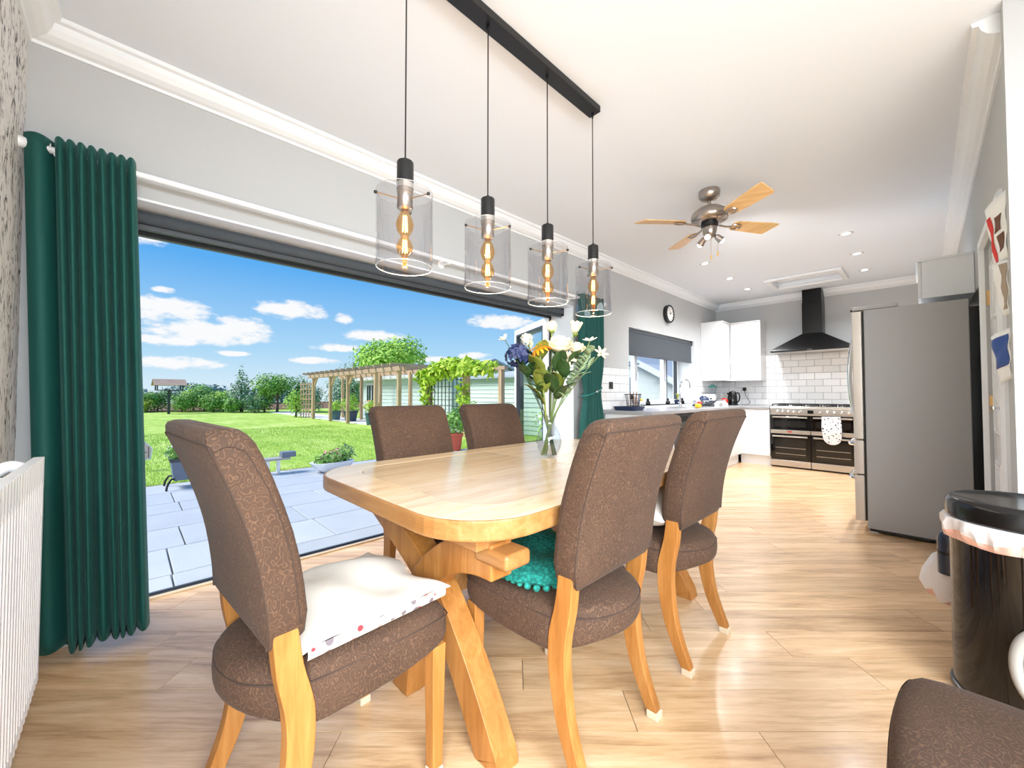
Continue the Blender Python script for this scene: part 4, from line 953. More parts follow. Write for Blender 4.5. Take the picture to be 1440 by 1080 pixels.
M().box(-0.297, 0.297, 0.022, 0.56, 0.03, CZ-0.042).build('body', 'dark_metal', dw)
M().box(-0.297, 0.297, -0.004, 0.021, 0.12, 0.76).build('door', 'dark_metal', dw, bevel=0.006)
M().box(-0.297, 0.297, -0.002, 0.021, 0.765, CZ-0.045).build('control_panel', 'black_plastic', dw, bevel=0.004)
m = M(); m.tube(smoothpath([(-0.22, -0.004, 0.70), (-0.18, -0.035, 0.685), (0, -0.04, 0.68), (0.18, -0.035, 0.685), (0.22, -0.004, 0.70)], 5), 0.011, 8); m.build('handle', 'black_plastic', dw, smooth=True)
M().box(-0.297, 0.297, 0.03, 0.04, 0.0, 0.03).build('foot_rail', 'black_plastic', dw)
wt = thing('worktop', 'grey L-shaped kitchen worktop under the window and tiles', 'worktop', (-2.3, 5.8, CZ-0.04))
m = M(); m.prism([(-0.318, -1.80), (0.29, -1.80), (0.29, 1.26), (0.645, 1.26), (0.645, 1.898), (-0.318, 1.898)], 0, 0.04); m.build('slab', 'worktop_grey', wt, bevel=0.004)
# wall cabinets
def wallcab(label, loc, rz, w, d, h, doors=1):
    t = thing('wall_cabinet', label, 'cabinet', loc, rz, 'white wall cabinets')
    M().box(-w/2, w/2, 0.021, d, 0.0, h).build('carcass', 'white_gloss', t, bevel=0.002)
    for k in range(doors):
        a = -w/2 + k*w/doors; M().box(a+0.002, a+w/doors-0.002, 0.0, 0.020, 0.0, h).build('door', 'white_gloss', t, bevel=0.003)
    M().box(-w/2-0.004, w/2+0.004, -0.012, d, h+0.0005, h+0.022).build('cornice_moulding', 'white_gloss', t, bevel=0.004)
    M().box(-w/2-0.002, w/2+0.002, -0.004, d, -0.026, -0.0005).build('light_pelmet', 'white_gloss', t, bevel=0.003)
    return t
wallcab('white wall cabinet on the window wall, its end panel facing the room', (-2.285, 7.175, 1.345), R_(90), 0.38, 0.333, 0.935)
wallcab('white wall cabinet on the tiled wall, left of the range hood', (-2.06, 7.37, 1.345), 0, 0.45, 0.328, 0.935)
t = thing('wall_cabinet', 'white cabinet above the steel fridge freezer', 'cabinet', (-0.02, 4.80, 1.835), R_(-90), 'white wall cabinets')
M().box(-0.40, 0.40, 0.021, 0.288, 0, 0.285).build('carcass', 'white_trim', t, bevel=0.002)
for a in (-0.40, 0.0): M().box(a+0.002, a+0.398, 0.0, 0.020, 0.002, 0.283).build('door', 'white_gloss', t, bevel=0.003)
M().box(-0.405, 0.405, -0.012, 0.289, 0.2855, 0.302).build('top_panel', 'white_trim', t, bevel=0.003)
# tiles: brick bond, one object per tile
def tiles(parent, axis, wallpos, sgn, a0, a1, z0, z1, seed, skip=None):
    TW, TH, G = 0.20, 0.0985, 0.0055; base = {}; row = 0; z = z0
    while z < z1 - 0.02:
        h = min(TH, z1 - z); a = a0 - (TW+G)*(0.5 if row % 2 else 0.0)
        while a < a1 - 0.012:
            s, e = max(a, a0), min(a+TW, a1)
            if e - s > 0.015 and not (skip and skip(s, e, z, z+h)):
                key = (round(e-s, 3), round(h, 3)); w = e-s
                loc = (wallpos, (s+e)/2, z) if axis == 'y' else ((s+e)/2, wallpos, z)
                rot = (0, 0, R_(90)) if axis == 'y' else (0, 0, 0)
                if key not in base:
                    b = 0.004; m = M(); yb, yf = -0.0035, -0.0085
                    m.loft([[(-w/2, yb, 0), (w/2, yb, 0), (w/2, yb, h), (-w/2, yb, h)], [(-w/2, yf+0.003, 0), (w/2, yf+0.003, 0), (w/2, yf+0.003, h), (-w/2, yf+0.003, h)], [(-w/2+b, yf, b), (w/2-b, yf, b), (w/2-b, yf, h-b), (-w/2+b, yf, h-b)]])
                    base[key] = m.build('tile', 'tile_glaze', parent, loc=loc, rot=rot)
                else: share('tile', base[key], parent, loc, rot)
            a += TW + G
        z += TH + G; row += 1
structure(M().box(XL+0.0003, -0.35, YB-0.004, YB-0.0003, CZ, 1.752).build('wall_tile_bed', 'grout', wall_back))
tiles(wall_back, 'x', YB-0.0005, 1, XL+0.002, -0.36, CZ+0.004, 1.75, 1, skip=lambda s, e, z0, z1: s > -2.50 and e < -1.86 and z0 > 1.34 and z1 < 2.3)
m = M(); m.box(XL+0.0003, XL+0.004, 3.96, WIN_Y0-0.001, CZ, 1.412); m.box(XL+0.0003, XL+0.004, WIN_Y1+0.001, YB-0.005, CZ, 1.412)
structure(m.build('wall_tile_bed', 'grout', wall_left))
tiles(wall_left, 'y', XL+0.0005, 1, 3.965, WIN_Y0-0.003, CZ+0.004, 1.41, 2); tiles(wall_left, 'y', XL+0.0005, 1, WIN_Y1+0.003, YB-0.012, CZ+0.004, 1.41, 3)

# range cooker
ck = thing('range_cooker', 'black and steel range cooker with double ovens under the hood', 'cooker', (-1.145, 7.085, 0), 0)
W2 = 0.498
M().box(-W2, W2, 0.03, 0.60, 0.02, 0.895).build('body', 'black_metal', ck)
M().box(-W2+0.01, W2-0.01, 0.035, 0.05, 0.0, 0.04).build('foot_rail', 'black_metal', ck)
M().box(-W2, W2, -0.005, 0.60, 0.895, 0.915).build('hob_top', 'steel', ck, bevel=0.004)
pnl = M().box(-W2, W2, -0.012, 0.03, 0.785, 0.895).build('control_panel', 'steel', ck, bevel=0.006)
for x in (-0.405,-0.335,-0.265,-0.195,-0.125, 0.115,0.195,0.275,0.355,0.43):
    kn = M().lathe([(0.024,-0.012),(0.024,-0.018),(0.019,-0.022),(0.017,-0.045),(0.013,-0.049)], 18, (x, 0, 0.838), 'y').build('knob', 'chrome', pnl, smooth=True)
M().box(-0.035, 0.035, -0.0145, -0.011, 0.815, 0.862).build('clock_display', 'oven_display', pnl)
def oven(x0, x1, z0, z1, railz, n):
    d = M().box(x0, x1, -0.010, 0.029, z0, z1).build('oven_door', 'black_glass', ck, bevel=0.004)
    M().box(x0+0.055, x1-0.055, -0.0125, -0.0085, z0+0.045, z1-0.075).build('oven_window', 'oven_interior', d)
    m = M(); m.bar((x0+0.03, -0.045, railz), (x1-0.03, -0.045, railz), 0.014, 0.02)
    for x in (x0+0.045, x1-0.045): m.bar((x, -0.045, railz), (x, -0.009, railz), 0.014)
    m.build('handle', 'steel', d, bevel=0.003)
    for k in range(n): M().box(x0+0.06, x1-0.06, -0.0145, -0.0127, z0+0.09+k*0.09, z0+0.096+k*0.09).build('oven_shelf', 'steel', d)
oven(-W2+0.002, -0.004, 0.565, 0.778, 0.755, 0); oven(0.004, W2-0.002, 0.565, 0.778, 0.755, 0)
oven(-W2+0.002, -0.004, 0.115, 0.505, 0.470, 2); oven(0.004, W2-0.002, 0.115, 0.505, 0.470, 2)
for a, b in ((-W2+0.002, -0.004), (0.004, W2-0.002)):
    tr = M().box(a, b, -0.011, 0.029, 0.508, 0.562).build('trim_band', 'steel', ck, bevel=0.003)
    M().box(a, b, -0.011, 0.029, 0.025, 0.112).build('storage_drawer', 'steel', ck, bevel=0.004)
M().box(-0.28, -0.225, -0.0125, -0.0105, 0.530, 0.548).build('badge', 'red_plastic', ck)
for k in range(5):
    x = -0.40 + k*0.20; m = M()
    for dx in (-0.085, 0.085): m.bar((x+dx, 0.07, 0.945), (x+dx, 0.53, 0.945), 0.012)
    for yy in (0.07, 0.18, 0.30, 0.42, 0.53): m.bar((x-0.085, yy, 0.945), (x+0.085, yy, 0.945), 0.012)
    for dx in (-0.085, 0.085):
        for yy in (0.07, 0.53): m.bar((x+dx, yy, 0.915), (x+dx, yy, 0.945), 0.014)
    m.build('pan_support', 'black_metal', ck)
    for yy in (0.18, 0.42): M().lathe([(0.05,0.9155),(0.045,0.93),(0.02,0.934)], 16, (x, yy, 0)).build('burner', 'black_metal', ck, smooth=True)
og = thing('oven_glove', 'white oven glove with a black spot print hanging on the cooker rail', 'oven glove', (-0.905, 7.085, 0.755))
def glove(u, v):
    x = (u-0.5)*0.20; w = 1.0
    z = 0.025 - v*0.385
    if v > 0.78: w = math.sqrt(max(0.0, 1-((v-0.78)/0.225)**2))
    w *= 1 + 0.10*math.sin(v*4)
    return (x*w + 0.012*v, -0.066 - 0.006*math.sin(u*PI) + 0.004*math.sin(v*9), z)
M().grid(glove, 14, 20).build('mitt', 'cow_print', og, smooth=True, solid=0.012)
M().box(-0.10, 0.104, -0.078, -0.058, -0.178, -0.172).build('binding', 'black_plastic', og)
M().box(-0.1, 0.1, -0.064, -0.036, 0.012, 0.026).build('loop', 'cow_print', og)

# extractor hood
hd = thing('range_hood', 'black pyramid chimney hood above the range cooker', 'hood', (-1.165, 7.69, 1.745))
M().loft([[(-0.50,-0.46,0),(0.50,-0.46,0),(0.50,-0.0,0),(-0.50,-0.0,0)], [(-0.50,-0.46,0.035),(0.50,-0.46,0.035),(0.50,-0.0,0.035),(-0.50,-0.0,0.035)], [(-0.125,-0.26,0.275),(0.125,-0.26,0.275),(0.125,-0.0,0.275),(-0.125,-0.0,0.275)]]).build('canopy', 'hood_black', hd, bevel=0.003)
M().box(-0.122, 0.122, -0.255, -0.0, 0.276, 0.75).build('chimney', 'hood_black', hd, bevel=0.003)
M().box(-0.118, 0.118, -0.25, -0.0, 0.751, 0.949).build('chimney_upper', 'hood_black', hd, bevel=0.003)
m = M()
for k in range(4): m.box(-0.026+k*0.014, -0.018+k*0.014, -0.463, -0.4595, 0.012, 0.020)
m.build('control_buttons', 'chrome', hd)
M().box(-0.47, 0.47, -0.43, -0.03, -0.006, -0.0005).build('filter', 'steel', hd)

# fridge freezer (doors face -x)
fr = thing('fridge_freezer', 'tall steel fridge freezer, grey side to the room, drawers below', 'fridge', (-0.33, 4.25, 0), 0)
DX = 0.56
M().box(0.0, DX, 0.0, 0.90, 0.035, 1.775).build('body', 'fridge_side', fr, bevel=0.006)
M().box(0.01, DX-0.02, 0.02, 0.88, 0.012, 0.034).build('base_grille', 'black_plastic', fr)
for y in (0.03, 0.83): M().box(0.01, 0.06, y, y+0.05, 0.0, 0.02).build('foot', 'white_metal', fr, bevel=0.004)
def fdoor(y0, y1, z0, z1, nm): return M().box(-0.075, -0.012, y0, y1, z0, z1).build(nm, 'fridge_front', fr, bevel=0.008)
da = fdoor(0.0, 0.447, 0.735, 1.77, 'door'); db = fdoor(0.453, 0.90, 0.735, 1.77, 'door'); dc = fdoor(0, 0.90, 0.455, 0.728, 'freezer_drawer'); dd = fdoor(0, 0.90, 0.085, 0.448, 'freezer_drawer')
M().box(DX+0.0005, DX+0.095, 0.03, 0.87, 0.08, 1.72).build('gap_black_panel', 'black_plastic', fr)  # black panel added to make the gap behind the fridge look dark
M().box(-0.011, -0.0005, 0.01, 0.89, 0.09, 1.765).build('door_seal', 'black_plastic', fr)
for d, y in ((da, 0.40), (db, 0.50)):
    p = smoothpath([(-0.076, y, 0.86), (-0.118, y, 0.98), (-0.138, y, 1.25), (-0.118, y, 1.52), (-0.076, y, 1.64)], 6); M().tube(p, 0.014, 10).build('handle', 'chrome', d, smooth=True)
for d, z in ((dc, 0.69), (dd, 0.405)):
    p = smoothpath([(-0.076, 0.10, z), (-0.115, 0.18, z-0.005), (-0.130, 0.45, z-0.01), (-0.115, 0.72, z-0.005), (-0.076, 0.80, z)], 6); M().tube(p, 0.016, 10).build('handle', 'chrome', d, smooth=True)
M().box(-0.07, 0.20, 0.0, 0.08, 1.776, 1.805).build('hinge_cover', 'fridge_side', fr, bevel=0.004)
M().box(-0.082, -0.02, 0.01, 0.05, 1.771, 1.79).build('top_hinge', 'black_plastic', fr)
M().box(0.02, 0.17, -0.003, -0.0005, 1.745, 1.765).build('label_plate', 'nickel', fr) if False else None
cb = thing('power_cable', 'black power cable hanging in the dark gap behind the fridge', 'cable', (0.40, 4.12, 0))
M().tube(smoothpath([(0.0, 0.0, 0.006), (-0.02, -0.04, 0.25), (0.02, -0.03, 0.55), (-0.02, 0.0, 0.8), (0.02, 0.02, 1.05), (0.0, 0.02, 1.3)], 8), 0.006, 8).build('lead', 'black_plastic', cb, smooth=True)

# clock, sockets
cl = thing('wall_clock', 'round black wall clock with white face above the kitchen window', 'clock', (XL, 5.713, 2.276))
M().lathe([(0.132,0.0005),(0.134,0.045),(0.128,0.056),(0.110,0.056),(0.106,0.046)], 36, (0,0,0), 'x').build('rim', 'black_plastic', cl, smooth=True)
fc = M().lathe([(0.106,0.0465),(0.106,0.0475)], 36, (0,0,0), 'x').build('dial', 'paper_white', cl)
for k in range(12):
    a = 2*PI*k/12; M().box(0.0476, 0.0486, -0.004, 0.004, 0.080, 0.097).build('hour_mark', 'black_plastic', fc, rot=(a, 0, 0))
M().box(0.0487, 0.0497, -0.004, 0.004, -0.012, 0.055).build('hour_hand', 'black_plastic', cl, rot=(R_(-62), 0, 0)); M().box(0.0498, 0.0508, -0.003, 0.003, -0.012, 0.082).build('minute_hand', 'black_plastic', cl, rot=(R_(20), 0, 0))
M().lathe([(0.012,0.048),(0.010,0.054)], 14, (0,0,0), 'x').build('hub', 'black_plastic', cl, smooth=True)
sk = thing('wall_switch', 'small black chrome switch plate on the tiles by the curtain', 'switch', (XL+0.0092, 4.169, 1.16))
M().box(0.0, 0.007, -0.043, 0.043, 0.0, 0.086).build('plate', 'black_gloss', sk, bevel=0.003); M().box(0.0072, 0.012, -0.014, 0.014, 0.025, 0.06).build('rocker', 'black_plastic', sk, bevel=0.002)
so = thing('wall_socket', 'white double socket on the tiles behind the kettle', 'socket', (-2.13, YB-0.0095, 1.14))
M().box(-0.073, 0.073, -0.009, 0.0, 0.0, 0.086).build('plate', 'plug_white', so, bevel=0.003)
for x in (-0.045, 0.03): M().box(x, x+0.015, -0.012, -0.0092, 0.060, 0.074).build('rocker', 'plug_white', so, bevel=0.001)
pg = thing('plug', 'black plug in the white socket behind the kettle', 'plug', (-2.155, YB-0.0190, 1.165))
M().box(-0.026, 0.026, -0.038, 0.0, -0.012, 0.046).build('plug_body', 'black_plastic', pg, bevel=0.008)
M().tube(smoothpath([(0, -0.02, -0.013), (0.02, -0.03, -0.09), (0.075, -0.06, -0.17), (0.10, -0.09, -0.215), (0.05, -0.13, -0.245), (-0.02, -0.16, -0.246)], 6), 0.004, 7).build('flex', 'black_plastic', pg, smooth=True)

# ---- on the worktop and the sill
kt = thing('kettle', 'black electric kettle on the worktop left of the range', 'kettle', (-2.26, 7.38, CZ))
M().lathe([(0.082,0.0),(0.084,0.018),(0.07,0.02)], 24).build('base', 'black_plastic', kt, smooth=True)
M().lathe([(0.076,0.021),(0.078,0.06),(0.072,0.14),(0.062,0.205),(0.05,0.22)], 28).build('jug', 'black_gloss', kt, smooth=True)
M().lathe([(0.05,0.2205),(0.045,0.232),(0.012,0.236),(0.010,0.248)], 20).build('lid', 'black_plastic', kt, smooth=True)
M().tube(smoothpath([(0.055,-0.02,0.20),(0.10,-0.03,0.205),(0.118,-0.035,0.15),(0.105,-0.03,0.075),(0.075,-0.02,0.055)], 6), 0.011, 9).build('handle', 'black_plastic', kt, smooth=True)
M().loft([[(-0.05,0.02,0.205),(-0.05,-0.02,0.205),(-0.065,0.0,0.16)],[(-0.09,0.012,0.212),(-0.09,-0.012,0.212),(-0.085,0.0,0.19)]]).build('spout', 'black_gloss', kt, bevel=0.004)
tm = thing('egg_timer', 'red ball-shaped timer beside the black kettle', 'timer', (-2.34, 7.22, CZ))
M().ball((0,0,0.062), 0.062, 18, 12, sz=1.0).build('ball', 'red_plastic', tm, smooth=True); M().lathe([(0.03,0.0),(0.036,0.01)], 16).build('foot', 'red_plastic', tm); M().lathe([(0.022,-0.066),(0.020,-0.060)], 14, (0.02,0,0.065), 'y').build('dial', 'plug_white', tm, smooth=True)
ts = thing('toaster', 'white and steel toaster in the corner of the worktop', 'toaster', (-2.44, 6.86, CZ), R_(12))
M().loft([[(x*0.9, y*0.9, 0.012) for x, y in rrect(-0.085,0.085,-0.15,0.15,0.04)], [(x,y,0.03) for x,y in rrect(-0.085,0.085,-0.15,0.15,0.04)], [(x,y,0.15) for x,y in rrect(-0.085,0.085,-0.15,0.15,0.04)], [(x*0.85,y*0.92,0.185) for x,y in rrect(-0.085,0.085,-0.15,0.15,0.04)]]).build('case', 'white_gloss', ts, smooth=True)
M().box(-0.07, 0.07, -0.13, 0.13, 0.0, 0.013).build('base', 'black_plastic', ts)
for x in (-0.03, 0.03): M().box(x-0.012, x+0.012, -0.11, 0.11, 0.183, 0.188).build('slot', 'black_plastic', ts)
M().box(0.02, 0.05, -0.172, -0.148, 0.11, 0.125).build('lever', 'black_plastic', ts, bevel=0.003)
M().lathe([(0.016,-0.166),(0.014,-0.148)], 14, (-0.03, 0, 0.06), 'y').build('dial', 'chrome', ts, smooth=True)
mx = thing('scales', 'small white kitchen scale with grey dial on the corner of the worktop', 'scales', (-2.14, 6.46, CZ))
M().loft([[(x,y,0.0) for x,y in rrect(-0.09,0.09,-0.06,0.06,0.03)], [(x,y,0.04) for x,y in rrect(-0.09,0.09,-0.06,0.06,0.03)], [(x*0.6,y*0.7,0.085) for x,y in rrect(-0.09,0.09,-0.06,0.06,0.03)]]).build('case', 'white_gloss', mx, smooth=True)
M().lathe([(0.028,-0.064),(0.028,-0.058)], 16, (0.02,0,0.03), 'y').build('dial', 'light_grey', mx)
M().lathe([(0.05,0.086),(0.07,0.10),(0.07,0.104)], 18).build('pan', 'chrome', mx, smooth=True)
bl_ = thing('blender', 'teal blender with a clear jug standing in the tiled corner', 'blender', (-2.49, 7.12, CZ))
M().lathe([(0.07,0.0),(0.072,0.02),(0.055,0.10),(0.045,0.12)], 20).build('motor_base', 'teal_plastic', bl_, smooth=True)
M().lathe([(0.042,0.1205),(0.05,0.15),(0.065,0.30),(0.062,0.30),(0.046,0.15)], 20).build('jug', 'vase_glass', bl_, smooth=True)
M().lathe([(0.066,0.3005),(0.066,0.325),(0.03,0.33),(0.03,0.35)], 20).build('lid', 'teal_plastic', bl_, smooth=True)
tp = thing('kitchen_tap', 'tall chrome swan-neck tap in front of the kitchen window', 'tap', (-2.50, 5.86, CZ))
M().tube(smoothpath([(0,0,0.0),(0,0,0.28),(0.01,0.03,0.36),(0.04,0.10,0.40),(0.06,0.17,0.37),(0.065,0.20,0.28)], 8), 0.012, 10).build('spout', 'chrome', tp, smooth=True)
M().lathe([(0.028,0.0),(0.028,0.01),(0.02,0.03),(0.018,0.06)], 18).build('base', 'chrome', tp, smooth=True); M().tube([(0,-0.012,0.05),(0.0,-0.07,0.07)], [0.008, 0.006], 8).build('lever', 'chrome', tp, smooth=True)
sn = thing('sink_bowl', 'steel kitchen sink set into the worktop below the window', 'sink', (-2.33, 5.75, CZ))
m = M(); A = rrect(-0.20, 0.20, -0.40, 0.40, 0.05); B = rrect(-0.16, 0.16, -0.36, 0.10, 0.05)
M().loft([[(x,y,0.0005) for x,y in A], [(x,y,0.006) for x,y in A], [(x*0.9,y*0.95,0.006) for x,y in A]]).build('rim', 'steel', sn, smooth=True)
# colander tray at the curtain end
tr = thing('draining_tray', 'low dark blue tray at the curtain end of the worktop', 'tray', (-2.40, 4.22, CZ))
M().loft([[(x*0.85,y*0.85,0) for x,y in rrect(-0.15,0.15,-0.14,0.14,0.05)], [(x,y,0.045) for x,y in rrect(-0.15,0.15,-0.14,0.14,0.05)], [(x*0.95,y*0.95,0.045) for x,y in rrect(-0.15,0.15,-0.14,0.14,0.05)], [(x*0.8,y*0.8,0.008) for x,y in rrect(-0.15,0.15,-0.14,0.14,0.05)]]).build('tray_body', 'navy', tr, smooth=True)
tb_ = thing('mesh_container', 'open steel and mesh basket leaning on the tiles by the window', 'basket', (-2.47, 4.44, CZ), R_(20))
m = M(); A = [(-0.07,-0.08),(0.07,-0.08),(0.07,0.08),(-0.07,0.08)]
for k in range(9):
    z = 0.012 + k*0.02; s = 0.85+0.035*k; q = [(x*s, y*s, z) for x, y in A]
    for i in range(4): m.bar(q[i], q[(i+1)%4], 0.003)
for i in range(4):
    for u in (0, 0.2, 0.4, 0.6, 0.8):
        a, b = A[i], A[(i+1)%4]; x, y = lerp(a[0],b[0],u), lerp(a[1],b[1],u); m.bar((x*0.85, y*0.85, 0.01), (x*1.15, y*1.15, 0.185), 0.003)
m.build('wire_sides', 'dark_metal', tb_); m = M(); q = [(x*1.16, y*1.16, 0.187) for x, y in A]
for i in range(4): m.bar(q[i], q[(i+1)%4], 0.010)
m.build('top_rim', 'dark_metal', tb_)
for k, (x, y, a) in enumerate(((-0.03,-0.02,8),(0.01,0.02,-6),(0.04,-0.03,12))): M().tube([(x, y, 0.005), (x+0.05*math.sin(R_(a)), y-0.03, 0.22)], 0.006, 7).build('wooden_handle', 'oak', tb_, smooth=True)
# ornaments on the sill
SZ = WIN_Z0
cw = thing('cow_ornament', 'white cow ornament with black patches on the kitchen window sill', 'ornament', (-2.76, 5.02, SZ))
M().ball((0,0,0.085), 0.06, 14, 10, sx=0.8, sy=1.5).build('body', 'cow_print', cw, smooth=True)
M().ball((0,-0.105,0.125), 0.038, 12, 8, sy=1.2).build('head', 'black_plastic', cw, smooth=True)
for x in (-0.03, 0.03):
    for y in (-0.055, 0.055): M().lathe([(0.014,0.0),(0.013,0.05)], 10, (x,y,0)).build('leg', 'white_ceramic', cw, smooth=True)
jug = [(0.028,0.0),(0.032,0.03),(0.027,0.05),(0.022,0.058)]
for k, (y, mat, lab) in enumerate(((5.20, 'yellow', 'small spotted pot beside the cow ornament on the sill'), (5.38, 'black_plastic', 'small dark bird ornament on the sill beside the mullion'), (6.02, 'black_plastic', 'black and white penguin ornament on the sill behind the tap'), (6.55, 'black_gloss', 'small black ornament at the far end of the sill'))):
    t = thing('ornament', lab, 'ornament', (-2.76, y, SZ), 0, 'window sill ornaments')
    M().lathe([(0.028,0.0),(0.034,0.025),(0.028,0.05),(0.018,0.06)], 14).build('body', 'cow_print' if k == 0 else mat, t, smooth=True)
    M().ball((0,-0.004,0.075), 0.02, 10, 8).build('head', mat if k != 0 else 'yellow', t, smooth=True)
vp = thing('sill_plant', 'small plant in a dark pot on the sill behind the dish rack', 'potted plant', (-2.74, 6.33, SZ))
M().lathe([(0.045,0.0),(0.055,0.07),(0.05,0.07),(0.045,0.06)], 16).build('pot', 'navy', vp, smooth=True)
for k in range(9):
    m = M(); a = k*2.4; leaf_at(m, Vector((0,0,0.06)), Vector((math.cos(a)*0.4, math.sin(a)*0.4, 1)), Vector((-math.cos(a), -math.sin(a), 0.4)).normalized(), 0.12, 0.022); m.build('leaf', 'leaf_yellow', vp, solid=0.001)
dr = thing('dish_rack', 'dark dish rack with bowls on the worktop beside the tap', 'dish rack', (-2.35, 6.42, CZ))
m = M()
for k in range(11): m.tube(smoothpath([(-0.11, -0.16+k*0.032, 0.02), (-0.12, -0.16+k*0.032, 0.09), (0.0, -0.16+k*0.032, 0.015), (0.12, -0.16+k*0.032, 0.09), (0.11, -0.16+k*0.032, 0.02)], 3), 0.003, 5)
m.build('wires', 'dark_metal', dr); M().loft([[(x,y,0.0) for x,y in rrect(-0.13,0.13,-0.18,0.18,0.03)], [(x*1.05,y*1.05,0.03) for x,y in rrect(-0.13,0.13,-0.18,0.18,0.03)], [(x,y,0.012) for x,y in rrect(-0.13,0.13,-0.18,0.18,0.03)]]).build('drip_tray', 'dark_metal', dr, smooth=True)
bw = thing('bowl', 'dark blue bowl upturned in the dish rack', 'bowl', (-2.35, 6.36, CZ+0.09))
M().lathe([(0.075,0.0),(0.065,0.04),(0.035,0.062),(0.03,0.068)], 20).build('shell', 'navy', bw, smooth=True)
sp = thing('washing_up_bottle', 'pink and clear washing-up bottle beside the tap', 'bottle', (-2.17, 5.66, CZ))
M().lathe([(0.032,0.0),(0.034,0.06),(0.028,0.11),(0.012,0.125)], 16).build('body', 'pink', sp, smooth=True); M().lathe([(0.012,0.126),(0.012,0.15),(0.005,0.165)], 12).build('cap', 'plug_white', sp, smooth=True)
toy = thing('scourer_caddy', 'yellow and red bundle of cloths on the worktop edge', 'cloth bundle', (-2.10, 5.48, CZ))
M().ball((0,0,0.032), 0.032, 12, 8, sx=1.4, sy=1.3).build('cloth', 'yellow', toy, smooth=True); M().ball((0.01,0.02,0.066), 0.026, 12, 8, sx=1.3).build('folded_cloth', 'paper_red', toy, smooth=True)

# ================================================================== BY THE RIGHT WALL
bn = thing('waste_bin', 'tall round black kitchen bin with lid and liner showing', 'bin', (0.243, 2.285, 0))
M().lathe([(0.186,0.0),(0.194,0.012),(0.194,0.03),(0.187,0.034)], 40).build('foot_ring', 'black_plastic', bn, smooth=True)
M().lathe([(0.186,0.0345),(0.188,0.60),(0.188,0.615),(0.18,0.615)], 48).build('body', 'black_gloss', bn, smooth=True)
ld = M().lathe([(0.190,0.645),(0.197,0.650),(0.197,0.700),(0.190,0.714),(0.176,0.720),(0.172,0.715),(0.10,0.708),(0.002,0.706)], 48).build('lid', 'black_plastic', bn, smooth=True)
m = M(); n = 90; rng = random.Random(5); rings = []
for i, (r, z, a) in enumerate(((0.189,0.644,0.0),(0.203,0.640,0.004),(0.207,0.620,0.010),(0.203,0.595,0.012),(0.196,0.575,0.010),(0.1905,0.565,0.003))):
    rings.append([((r + a*math.sin(k*0.9+i*0.5)*0.6 + a*0.5*math.sin(k*2.3))*math.cos(2*PI*k/n), (r + a*math.sin(k*0.9+i*0.5)*0.6 + a*0.5*math.sin(k*2.3))*math.sin(2*PI*k/n), z + a*0.9*math.sin(k*0.5)) for k in range(n)])
m.loft(rings[:5], False, False); lin = m.build('bin_liner', 'liner_white', bn, smooth=True)
m = M(); m.loft([[(x*1.002,y*1.002,z) for x,y,z in rings[3]], [(x*1.004,y*1.004,z) for x,y,z in rings[4]], rings[5]], False, False); m.build('liner_hem', 'liner_red', lin, smooth=True)
# oval grey handle ring on the front of the bin
a0 = R_(-89); ring_pts = []
m = M(); rings = []
for k in range(41):
    t = 2*PI*k/40; da = 0.30*math.cos(t)*0.95; dz = 0.115*math.sin(t); ring_pts.append((0.197*math.cos(a0+da), 0.197*math.sin(a0+da), 0.225+dz))
m.tube(ring_pts, 0.016, 8, False); m.build('handle_ring', 'light_grey', bn, smooth=True)
m = M(); m.loft([[(0.1885*math.cos(a0+0.24*math.cos(t)), 0.1885*math.sin(a0+0.24*math.cos(t)), 0.225+0.095*math.sin(t)) for t in [2*PI*k/24 for k in range(24)]], [(0.1915*math.cos(a0+0.23*math.cos(t)), 0.1915*math.sin(a0+0.23*math.cos(t)), 0.225+0.09*math.sin(t)) for t in [2*PI*k/24 for k in range(24)]]]); m.build('handle_recess', 'black_plastic', bn)
b2 = thing('waste_bin', 'small grey pedal bin half hidden behind the tall black bin', 'bin', (0.140, 2.415+0.20, 0))
M().lathe([(0.062,0.0),(0.068,0.40),(0.064,0.40)], 24).build('body', 'grey_plastic', b2, smooth=True)
m = M(); n = 60; rg = random.Random(2); rings = []
for (r, z, a) in ((0.070,0.402,0),(0.080,0.41,0.004),(0.110,0.385,0.012),(0.130,0.33,0.018),(0.138,0.27,0.02),(0.120,0.215,0.02),(0.098,0.20,0.012)):
    rings.append([((r*(1.12 if math.cos(2*PI*k/n) < 0 else 0.62) + a*math.sin(k*1.1+z*20))*math.cos(2*PI*k/n)*1.0, (r*0.72 + a*0.4*math.sin(k*1.7))*math.sin(2*PI*k/n), z + a*math.sin(k*0.8)) for k in range(n)])
m.loft(rings[:6], False, False); bag = m.build('bin_liner', 'liner_white', b2, smooth=True)
m = M(); m.loft([[(x*1.01,y*1.01,z) for x,y,z in rings[5]], rings[6]], False, False); m.build('liner_hem', 'liner_red', bag, smooth=True)
bt = thing('bottle', 'dark blue plastic bottle sticking out of the small grey bin', 'bottle', (0.062, 2.53, 0.335))
M().lathe([(0.036,0.0),(0.037,0.10),(0.037,0.14),(0.032,0.165),(0.02,0.18),(0.004,0.185)], 20).build('body', 'bottle_blue', bt, smooth=True)
M().lathe([(0.0385,0.085),(0.0385,0.095)], 20).build('band', 'black_plastic', bt, smooth=True)

